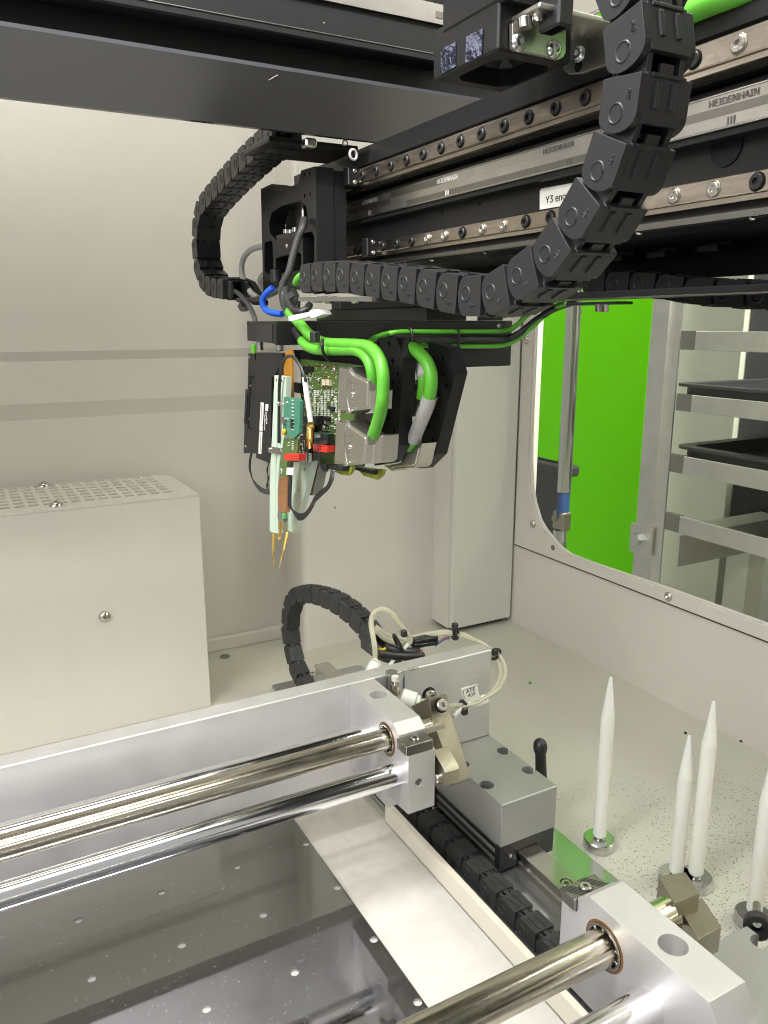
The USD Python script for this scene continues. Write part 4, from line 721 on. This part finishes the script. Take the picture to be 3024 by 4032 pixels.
# black side plates with holes
pl1 = hd.add('side_plate', slab(ZI, [(730, 203), (915, 205), (990, 402), (940, 1290), (830, 1465), (700, 1490), (690, 700), (700, 400)], .0060, holes=[(x, y, .0011) for x, y in ((740, 268), (850, 268), (880, 440), (838, 520), (935, 570), (885, 655), (840, 1005), (795, 1075), (895, 1140), (845, 1215))], X=.1585), 'black_anodised', smooth=False)
pl2_ = hd.add('side_plate', slab(ZI, [(1240, 240), (1440, 300), (1510, 560), (1310, 1378), (1170, 1518), (1060, 1500), (1140, 1130), (1240, 700), (1240, 400)], .0060, holes=[(x, y, .0011) for x, y in ((1385, 420), (1383, 570), (1352, 780), (1420, 690), (1250, 1095), (1290, 1230), (1320, 980))], X=.1760), 'black_anodised', smooth=False)
hd.add('black_relay', [slab(ZI, [(500, 975), (690, 960), (680, 1060), (500, 1020)], .004, X=.148), slab(ZI, [(560, 1030), (650, 1080), (640, 1160), (500, 1080)], .004, X=.1475)], 'black_rubber')
hd.add('rear_bracket', [slab(ZH, [(770, 530), (1500, 600), (1480, 660), (790, 600)], .012, X=.1515), slab(ZA, [(580, 610), (700, 620), (700, 690), (600, 680)], .01, X=.152)], 'black_matt')
# ------------------------------------------------------------------ cables and hoses round the head
UR = .0044
def cable(name, lab, pl, r, m_, cat='cable', grp=None, n=14, k=8): Thing(name, lab, cat, grp, mesh=tube(pl, r, n, k), mat=m_); return pl
ca1 = ptx(ZH, [(640, 60, .150), (700, 130, .148), (790, 225, .147), (880, 320, .1455), (980, 390, .1445), (1080, 420, .1435), (1250, 428, .143)]); t_ = ptx(ZI, [(600, 285, .1425), (690, 330, .142), (755, 430, .1415), (785, 560, .141), (787, 720, .141), (775, 880, .141), (740, 1030, .142), (700, 1150, .143), (672, 1235, .1445), (660, 1275, .146)])
cable('green_cable', 'front green cable looping down into the lower metal plug', np.vstack([ca1, t_]), .0024, 'green_cable')
cb1 = ptx(ZH, [(700, 240, .148), (760, 330, .147), (800, 395, .146), (860, 455, .1445), (960, 488, .1435), (1100, 492, .143), (1280, 490, .143), (1390, 495, .1425), (1470, 535, .142), (1530, 620, .142), (1565, 740, .1425), (1572, 850, .1435), (1565, 935, .145)])
cable('green_cable', 'shorter green cable bending into the upper metal plug', cb1[2:], .0023, 'green_cable')
Thing('black_sleeve', 'black heat shrink sleeve on the shorter green cable', 'cable sleeve', mesh=tube(cb1[:3], .0022, 12), mat='black_rubber')
cc = ptx(ZI, [(960, 290, .165), (1040, 300, .165), (1130, 345, .165), (1215, 430, .165), (1265, 550, .165), (1270, 680, .165), (1250, 800, .165), (1225, 900, .165), (1180, 1010, .165), (1130, 1130, .165), (1095, 1230, .166), (1065, 1310, .167)])
cable('green_cable', 'outer green cable between the two black side plates, with a clear printed sleeve', cc, .0026, 'green_cable')
sl = tube(cc[6:11], .0029, 16); Thing('printed_sleeve', 'clear grey sleeve with fine print round the outer green cable', 'cable sleeve', mesh=sl, mat='hose_grey')
cd_ = ptx(ZI, [(1060, 340, .168), (1110, 400, .168), (1165, 500, .168), (1190, 600, .168), (1190, 700, .168), (1172, 815, .168)])
cable('green_cable', 'inner green cable between the two black side plates', cd_, .0022, 'green_cable'); Thing('crumpled_tape', 'crumpled clear tape round the inner green cable', 'tape', mesh=sweep(spline(cd_[1:4] , 6), np.array([36, 40, 36, 42, 37, 42, 38, 41, 36, 40, 38, 41, 36]) * .000065, 10), mat='hose_grey')
def pty(z, ps): return np.array([at(z(p[0], p[1]), Y=p[2]) for p in ps])
YQ = YX - .006
ce = np.vstack([ptx(ZI, [(620, 275, .168), (690, 215, .170)]), pty(ZI, [(800, 172, YQ), (920, 150, YQ), (1060, 145, YQ), (1300, 146, YQ), (1500, 146, YQ), (1620, 144, YQ)]), pty(ZW, [(70, 415, YQ), (250, 412, YQ), (310, 385, YQ - .004), (370, 330, YQ - .012), (440, 285, YQ - .02), (560, 240, YQ - .03)])])
cable('green_cable', 'upper green cable running along the black cross piece to the right', ce, .0013, 'green_cable')
cf = np.vstack([ptx(ZI, [(1020, 262, .168)]), pty(ZI, [(1120, 278, YQ), (1300, 283, YQ), (1500, 286, YQ), (1640, 288, YQ)]), pty(ZW, [(100, 492, YQ), (240, 488, YQ), (320, 455, YQ - .004), (400, 390, YQ - .012), (500, 300, YQ - .02), (580, 262, YQ - .03)])])
cable('green_cable', 'lower green cable running along the black cross piece to the right', cf, .0013, 'green_cable')
cg = np.vstack([pty(ZI, [(900, 205, YQ - .001), (1060, 212, YQ - .0015), (1300, 214, YQ - .0015), (1620, 216, YQ - .0015)]), pty(ZW, [(100, 455, YQ - .001), (255, 452, YQ - .001), (330, 425, YQ - .006), (420, 355, YQ - .013), (520, 290, YQ - .022), (640, 250, YQ - .032)])])
cable('black_cable', 'thick black cable between the two green cables along the cross piece', cg, .0019, 'black_rubber')
for i, (x, y0, y1) in enumerate(((1045, 120, 300), (1515, 118, 300))):
    c = at(ZI(x, (y0 + y1) / 2), Y=YQ - .001); Thing('cable_tie', ['black cable tie round the cable bundle, nearer the side plates', 'black cable tie round the cable bundle, nearer its right hand bend'][i], 'cable tie', 'black cable ties', mesh=[sweep([c + [.0006 * math.sin(a) * 0 , .0030 * math.cos(a) - .0005, .0052 * math.sin(a)] for a in np.linspace(0, 2 * math.pi, 26)], .0006, 6)], mat='black_rubber')
c = at(ZJ(420, 740), X=.1435)
kt = Thing('cable_tie', 'black cable tie round the two front green cables', 'cable tie', 'black cable ties'); kt.add('loop', sweep(spline(ptx(ZJ, [(400, 690, .1385), (395, 760, .1375), (400, 830, .138), (430, 900, .1395), (480, 950, .142)]), 6), .0007, 8), 'black_rubber'); kt.add('lock', bx(.1370, .1400, c[1] - .0040, c[1] + .0008, c[2] + .0005, c[2] + .0052, .0005), 'black_rubber')
wt = Thing('white_cable_tie', 'wide white cable tie round the cable bundle above the probe head', 'cable tie'); q = ptx(ZK, [(372, 1245, .143), (520, 1222, .1415), (680, 1185, .1415), (720, 1180, .143)])
wt.add('band', [ext(P2(ZK, [(352, 1235), (380, 1218), (560, 1180), (720, 1145), (740, 1215), (560, 1260), (400, 1305), (362, 1300)], X=.1405), 'X', .1405, .1425)], 'nylon_white'); wt.add('lock', ext(P2(ZK, [(700, 1130), (800, 1108), (870, 1120), (905, 1190), (850, 1215), (790, 1240), (715, 1258)], X=.1395), 'X', .1395, .1440), 'nylon_white')
th = tube(ptx(ZK, [(300, 760, .152), (270, 880, .151), (290, 1020, .150), (350, 1150, .149), (420, 1230, .148), (500, 1300, .147)]), .0021, 12)
Thing('black_cable', 'glossy black cable bundle dropping from the carriage into the white tie', 'cable', mesh=[th, tube(ptx(ZK, [(330, 780, .150), (330, 900, .148), (400, 1060, .147), (500, 1150, .147), (640, 1120, .150), (700, 1040, .154)]), .0017, 12), tube(ptx(ZK, [(420, 820, .155), (480, 960, .153), (470, 1100, .150), (450, 1230, .149)]), .0021, 12)], mat='black_rubber')
Thing('black_cable', 'dusty black cable rising from the tie to the carriage opening', 'cable', mesh=tube(ptx(ZE, [(1240, 130, .163), (1220, 210, .160), (1185, 300, .158), (1150, 420, .156), (1115, 560, .154), (1070, 650, .152), (1050, 740, .151)]), .0018, 12), mat='grey_cable')
Thing('black_cable', 'thin black cable bending down to the probe module at left', 'cable', mesh=tube(ptx(ZE, [(640, 705, .150), (700, 735, .149), (745, 780, .148), (790, 840, .147), (825, 910, .146), (845, 975, .146)]), .0013, 10), mat='grey_cable')
Thing('black_cable', 'black cable running along the end of the looped chain to the carriage', 'cable', mesh=tube(ptx(ZE, [(700, 790, .150), (780, 790, .152), (860, 780, .155), (960, 750, .156), (1050, 700, .156)]), .0014, 10), mat='grey_cable')
kb = Thing('chain_end_bracket', 'flat black bracket at the end of the looped chain left of the carriage', 'bracket'); kb.add('plate', ext(P2(ZE, [(575, 602), (720, 605), (800, 640), (870, 760), (905, 800), (905, 835), (820, 830), (730, 760), (640, 690)], X=.160), 'X', .160, .163), 'black_matt'); kb.add('clip', ext(P2(ZE, [(695, 840), (715, 805), (730, 845), (762, 850), (730, 885), (715, 880)], X=.149), 'X', .149, .152), 'grey_cable')
Thing('grey_hose', 'pale grey hose bowing out left of the carriage', 'hose', mesh=tube(ptx(ZE, [(960, 355, .170), (880, 355, .167), (800, 385, .164), (745, 450, .162), (728, 540, .161), (750, 640, .160), (800, 725, .158), (860, 775, .157)]), .0017, 14), mat='hose_grey')
Thing('grey_hose', 'short pale hose end showing behind the carriage edge', 'hose', mesh=tube(ptx(ZE, [(910, 580, .175), (885, 610, .174), (880, 660, .174), (900, 715, .174), (930, 750, .174)]), .0017, 12), mat='hose_grey')
Thing('blue_hose', 'bright blue hose curling under the carriage', 'hose', mesh=tube(ptx(ZE, [(985, 690, .150), (940, 725, .148), (905, 775, .147), (902, 825, .147), (925, 870, .148), (980, 895, .149), (1060, 905, .151)]), .0016, 14), mat='blue_plastic')
Thing('green_stub', 'short green cable end beside the start of the big chain', 'cable', mesh=tube(ptx(ZK, [(480, 680, .149), (510, 620, .148), (560, 570, .148), (640, 545, .149)]), .0018, 12), mat='green_cable')
Thing('green_lead', 'thin green lead rising from the probe module into the mount block', 'cable', mesh=tube(ptx(ZH, [(275, 430, .146), (275, 480, .146), (276, 540, .146)]), .0013, 10), mat='green_cable')
kn = Thing('cable_gland', 'black cable holder knob on the lower carriage', 'cable holder'); c = at(ZE(1015, 620), X=.158); kn.add('knob', [cyl(c + [0, .001, -.002], c + [0, .001, .005], .0030, 14, c=.0008)], 'black_rubber'); kn.add('tag', ext(P2(ZK, [(300, 890), (370, 825), (440, 890), (380, 950)], X=.147), 'X', .147, .148), 'grey_cable')
# coax lead with white sleeve and brass plug
cx = Thing('coax_lead', 'thin black coax lead with a white printed sleeve and brass plug', 'cable')
pc = ptx(ZH, [(548, 1500, .1350), (550, 1200, .1345), (553, 900, .1340), (568, 720, .1335), (600, 610, .133), (655, 560, .133), (720, 580, .1335), (780, 670, .134), (825, 780, .1345), (840, 840, .1348)]); cx.add('lead', tube(pc, .00075, 10), 'black_rubber')
s0, s1 = at(ZH(828, 785), X=.1348), at(ZH(892, 1275), X=.1362); sv = cx.add('sleeve', cyl(s0, s1, .00125, 16), 'paper')
dv = (s1 - s0) / np.linalg.norm(s1 - s0); nv = np.cross(dv, (1, 0, 0)); nv /= np.linalg.norm(nv); nv = nv if nv[1] < 0 else -nv
sv.add('print', text('3400085618703362', .0008, s0 + dv * .0105 * 1 + (s1 - s0) * .30 - np.array([.00127, 0, 0]), dv, nv, depth=.0001), 'ink', smooth=False)
g0, g1 = at(ZH(893, 1285), X=.1365), at(ZH(882, 1540), X=.139); cx.add('plug', [cyl(g0, g0 + (g1 - g0) * .12, .0015, 6), cyl(g0 + (g1 - g0) * .12, g0 + (g1 - g0) * .55, .0018, 16, c=.0002), cyl(g0 + (g1 - g0) * .55, g0 + (g1 - g0) * .72, .0019, 6), cyl(g0 + (g1 - g0) * .72, g1, .0016, 14)], 'gold')
# flat ribbon cables
def rib(name, lab, ps, X, wd, n=6, pitch=.00085, m_='black_rubber'): P = ptx(ZP, [(x, y, xx) for x, y, xx in ps]); Thing(name, lab, 'ribbon cable', mesh=ribbon(P, np.array(wd, float), n, pitch), mat=m_)
rb = Thing('ribbon_cable', 'black ribbon cable under the red connector curling right below the probe blades', 'ribbon cable')
P = ptx(ZP, [(752, 60, .1325), (740, 200, .1322), (728, 420, .1318), (722, 640, .1318), (735, 720, .132), (790, 790, .1325), (850, 845, .133), (920, 840, .134), (990, 770, .1355), (1040, 690, .1365), (1090, 590, .138), (1180, 500, .140), (1270, 420, .142), (1320, 300, .1435), (1335, 190, .145)])
W = np.array([(0, 1, 0)] * 5 + [(.2, .8, .4), (.3, .5, .7), (.4, .5, .8), (.4, .7, .7), (.2, .9, .3), (.3, .6, .7), (.2, .8, .5), (.1, 1, .1), (0, 1, .1), (0, 1, .1)], float)
rb.add('wires', ribbon(P, W, 6, .00060), 'black_rubber'); rb.add('white_tag', slab(ZP, [(692, 150), (790, 150), (782, 255), (688, 250)], -.0004, X=.1312), 'paper')
P = ptx(ZP, [(180, -60, .146), (160, 60, .146), (160, 180, .1455), (200, 320, .1445), (270, 420, .143), (350, 480, .1415), (440, 500, .140)]); Thing('ribbon_cable', 'black ribbon cable hanging in a loop left of the probe blades', 'ribbon cable', mesh=ribbon(P, np.array([(0, 1, .0)] * 3 + [(.1, .8, .5), (.2, .5, .8), (.3, .3, .9), (.3, .2, .9)], float), 5, .00056), mat='black_rubber')
P = ptx(ZP, [(430, 60, .139), (405, 180, .139), (420, 300, .1388), (405, 400, .1388), (430, 520, .1385)]); Thing('ribbon_cable', 'twisted dark ribbon cable close behind the left probe blade', 'ribbon cable', mesh=ribbon(P, np.array([(0, 1, 0), (.5, .6, 0), (0, 1, 0), (.6, .5, 0), (0, 1, 0)], float), 4, .0005), mat='black_rubber')
P = ptx(ZH, [(985, 1600, .1432), (975, 1650, .1428), (985, 1710, .143), (1020, 1770, .1438), (1080, 1775, .145)]); Thing('ribbon_cable', 'short black ribbon cable below the right red connector', 'ribbon cable', mesh=ribbon(P, np.array([(0, 1, 0), (0, 1, 0), (0, .9, .4), (0, .5, .9), (0, .2, 1)], float), 6, .00058), mat='black_rubber')

# ------------------------------------------------------------------ air tubes and wiring behind the clamp frame
ZX = zm(1300, 2500, 800)
def tb(name, lab, segs, r, m_, cat='tube', n=14): return Thing(name, lab, cat, mesh=tube(np.vstack(segs), r, n), mat=m_)
base_path = [(120, 560, .455), (240, 525, .450), (380, 492, .445), (520, 472, .440), (660, 455, .435), (800, 470, .43), (930, 500, .425), (1070, 570, .42), (1180, 650, .415), (1280, 735, .41), (1360, 830, .405), (1400, 940, .40), (1395, 1050, .398), (1350, 1160, .396), (1270, 1255, .394), (1180, 1320, .392), (1060, 1375, .390), (930, 1410, .388), (800, 1420, .387), (700, 1425, .386)]
tb('air_tube', 'clear air tube making the big right hand loop above the grey block, inner line', [pty(ZT, base_path)], .0016, 'tube_clear')
off = [(x + 10 + 45 * max(0, min(1, (x - 900) / 400)) * (1 if y < 1300 else .3), y + 26 - 40 * max(0, min(1, (x - 900) / 400)), yy - .003) for x, y, yy in base_path[:-2]] + [(880, 1450, .387), (830, 1500, .386), (770, 1560, .384)]
tb('air_tube', 'clear air tube making the big right hand loop above the grey block, outer line', [pty(ZT, off)], .0014, 'hose_grey' if False else 'tube_clear')
tb('air_tube', 'clear air tube standing up in a narrow loop beside the chain end', [pty(ZQ, [(992, 850, .430), (985, 720, .432), (970, 620, .436), (957, 540, .440), (965, 470, .442), (1000, 425, .442), (1060, 412, .440), (1130, 450, .438), (1190, 530, .436), (1245, 600, .434), (1275, 660, .432), (1262, 695, .431)])], .0018, 'tube_clear')
tb('white_tube', 'thin white tube slanting down from the narrow air tube loop', [pty(ZQ, [(1262, 695, .431), (1210, 750, .430), (1150, 815, .428), (1105, 875, .426)])], .0013, 'pin_white')
tb('air_tube', 'clear tubes coming out of the chain end towards the connectors', [pty(ZQ, [(985, 560, .455), (1060, 610, .452), (1150, 640, .448), (1250, 660, .444)])], .0024, 'tube_clear'); tb('air_tube', 'second clear tube coming out of the chain end, lower line', [pty(ZQ, [(1000, 590, .452), (1070, 650, .450), (1150, 680, .446), (1240, 690, .444)])], .0020, 'tube_clear')
ft = Thing('push_fitting', 'white round push-in fitting on top of the clamp bar', 'fitting'); a, b_ = at(ZQ(1000, 850), Y=.4260), at(ZQ(955, 905), Y=.4240); ft.add('body', cyl(b_ + [0, 0, -.004], a, .0046, 22, c=.0006), 'pin_white'); ft.add('collar', cyl(a, a + (a - b_) * .12, .0036, 18), 'nylon_white')
ft2 = Thing('flow_control', 'white flow control fitting with brass nut and knurled knob on the clamp frame', 'fitting'); Yf = .392
a, b_ = at(ZX(530, 375), Y=Yf), at(ZX(530, 335), Y=Yf); ft2.add('knob', [cyl(a, b_, .0036 * .55, 20)] + [cyl(a + [.0019 * math.cos(t0), .0019 * math.sin(t0), 0], b_ + [.0019 * math.cos(t0), .0019 * math.sin(t0), 0], .00035, 6) for t0 in np.arange(14) * 2 * math.pi / 14], 'pin_white')
a, b_ = at(ZX(530, 445), Y=Yf), at(ZX(530, 400), Y=Yf); ft2.add('nut', [cyl(a, b_, .0029, 6), cyl(b_, b_ + [0, 0, .0022], .0010, 12)], 'steel'); a2 = at(ZX(533, 485), Y=Yf); ft2.add('brass_base', cyl(a2, a, .0030, 6), 'brass_nickel')
p0, p1 = at(ZX(585, 500), Y=Yf), at(ZX(700, 540), Y=Yf - .006); ft2.add('body', cyl(p0, p1, .0052, 22, c=.0006), 'pin_white'); p2 = at(ZX(735, 545), Y=Yf - .0075); ft2.add('release_ring', [cyl(p1 + (p2 - p1) * .1, p2, .0040, 18, c=.0004)], 'nylon_white'); p3 = at(ZX(800, 545), Y=Yf - .010); ft2.add('stub', cyl(p2, p3, .0019, 12), 'tube_clear')
cy = Thing('air_cylinder', 'small shiny cylinder and foil collar tucked behind the clamp end block', 'cylinder'); a, b_ = at(ZX(500, 450), Y=.3995), at(ZX(500, 300), Y=.3995); cy.add('barrel', cyl(a, b_, .0038, 20), 'solder')
fo = np.array([at(ZX(590 + 18 * i, 300 - 5 * i + rr.uniform(-8, 8)), Y=.4025) for i in range(8)]); cy.add('foil_edge', [trimesh.creation.icosphere(1, rr.uniform(.0006, .0011)).apply_translation(p) for p in fo], 'steel'); cy.add('blue_tape', slab(ZX, [(602, 360), (611, 330), (611, 430), (602, 445)], .0006, Y=.4028), 'blue_tape')
wc = Thing('wire_connector', 'long black wire connector with blue and brown wires lying on the clamp bar', 'connector'); a, b_ = at(ZQ(1295, 690), Y=.438), at(ZQ(1485, 665), Y=.438)
wc.add('body', [cyl(a, b_, .0040, 4), bx(a[0], b_[0], .4345, .4415, a[2] - .0034, a[2] + .0030, .0006)], 'black_rubber'); wc.add('rib', bx(a[0] + .001, b_[0] - .002, .4343, .4346, a[2] - .0002, a[2] + .0005), 'black_matt')
for m_, e in (('blue_wire', 8), ('orange_wire', -12)): wc.add('wire', tube(pty(ZT, [(540, 625 + e * 2, .437), (600, 590 + e, .435), (660, 550 + e, .434), (730, 530 + e, .432)]), .0006, 8), m_)
wr = Thing('wire_connector', 'round black wire joint under the long connector with an orange wire tip', 'connector'); wr.add('body', [tube(pty(ZQ, [(1080, 735, .4335), (1180, 760, .432), (1290, 770, .430), (1355, 770, .428)]), .0038, 14), tube(pty(ZQ, [(1020, 775, .430), (1120, 790, .428), (1250, 800, .426), (1385, 795, .424)]), .0028, 12)], 'black_rubber')
wr.add('wire', tube(pty(ZQ, [(1350, 760, .428), (1365, 755, .428), (1378, 745, .428)]), .0008, 8), 'orange_wire'); wr.add('wire', tube(pty(ZQ, [(1025, 735, .433), (1045, 745, .433), (1075, 733, .433)]), .0010, 8), 'yellow_wire')
wl = Thing('wire_loom', 'dark wire loom mass on the bar below the tube loop', 'wiring', mesh=[tube(pty(ZQ, [(960, 700, .452), (1020, 760, .446), (1080, 800, .440), (1200, 815, .432)]), .0040, 12)], mat='grey_cable')
def tie(lab, z, c, Y, ax, r, lock):
    k = Thing('cable_tie', lab, 'cable tie', 'black cable ties'); p = at(z(*c), Y=Y); k.add('band', ring(p, ax, r, .0010, 22), 'black_rubber'); q = at(z(*lock), Y=Y - r - .0004); k.add('lock', bx(q[0] - .0020, q[0] + .0020, q[1] - .0016, q[1] + .0016, q[2] - .0024, q[2] + .0024, .0005), 'black_rubber'); return k
tie('upright black cable tie on top of the tube loop', ZT, (800, 480), .430, (1, .05, -.1), .0040, (800, 385)).add('tail', slab(ZT, [(778, 440), (828, 440), (828, 560), (785, 560)], .0012, Y=.4235), 'black_rubber')
tie('black cable tie at the upper right bend of the tube loop', ZT, (1320, 750), .409, (.6, -.1, -.8), .0045, (1325, 720))
tie('black cable tie below the white ATE label on the tubes', ZT, (910, 1420), .388, (1, .1, .1), .0032, (925, 1495))
kt2 = tie('black cable tie holding the wire connectors behind the clamp bar', ZQ, (1180, 700), .436, (1, -.2, .4), .0075, (1225, 610))
fl = Thing('cable_label', 'white folded cable label reading ATE 909 on the tube loop', 'label'); YL = .3865
fl.add('flag', slab(ZT, [(905, 1215), (960, 1180), (1050, 1150), (1110, 1143), (1120, 1215), (1140, 1310), (1140, 1340), (1040, 1370), (930, 1395), (920, 1300)], .0006, Y=YL), 'paper'); fl.add('flag', slab(ZT, [(888, 1205), (930, 1185), (975, 1172), (905, 1215), (915, 1330), (890, 1285)], .0006, Y=YL + .0012), 'paper'); fl.add('wrap', [tube(pty(ZT, [(940, 1410, YL + .002), (1050, 1385, YL + .003), (1190, 1340, YL + .005)]), .0034, 14)], 'paper')
xd = at(ZT(1110, 1145), Y=YL) - at(ZT(905, 1215), Y=YL); xd /= np.linalg.norm(xd); yd = np.cross((0, -1, 0), xd) ; yd = yd if yd[2] > 0 else -yd
fl.add('lettering', text('ATE', .0028, at(ZT(1005, 1220), Y=YL - .0001), xd, yd, depth=.0001), 'ink', smooth=False); fl.add('lettering', text('909', .0024, at(ZT(1018, 1280), Y=YL - .0001), xd, yd, depth=.0001), 'ink', smooth=False)
fl.add('frame_line', [sweep([at(ZT(*p), Y=YL - .0001) for p in q], .00012, 4) for q in (((912, 1222), (1102, 1152)), ((1102, 1152), (1132, 1300)), ((912, 1222), (930, 1370)))], 'ink')
tb('white_tube', 'thin white tube passing behind the brass lever', [pty(ZT, [(790, 1560, .384), (840, 1500, .385), (900, 1455, .386), (1000, 1440, .388), (1100, 1400, .390)])], .0012, 'pin_white')
# stop block at the far end of the rail
s_ = Thing('end_stop', 'grey metal stop block at the far end of the linear rail', 'stop block'); s_.add('block', [cut(bx(.2600, .3160, .611, .624, .0045, .0160, .0005)), ], 'grey_anodised')
s_ = Thing('rail_stop_screw', 'small steel socket screw standing beside the arched chain', 'screw', mesh=screw(at(ZQ(480, 960), Y=.60), (0, 0, 1), .003, 'cap'), mat='steel')
for i, (x, y) in enumerate(((486, 1418), (1145, 1476))):
    p = at(D(x, y), Z=.0002); Thing('floor_hole' if i == 0 else 'green_chip', ['round dark hole in the floor right of the cover box', 'tiny green plastic chip lying on the floor'][i], ['hole', 'chip'][i], mesh=cyl(p, p + [0, 0, .0003 if i == 0 else .0015], .0052 if i == 0 else .0016, 20 if i == 0 else 5), mat='dark_steel' if i == 0 else 'green_cable')
finish()
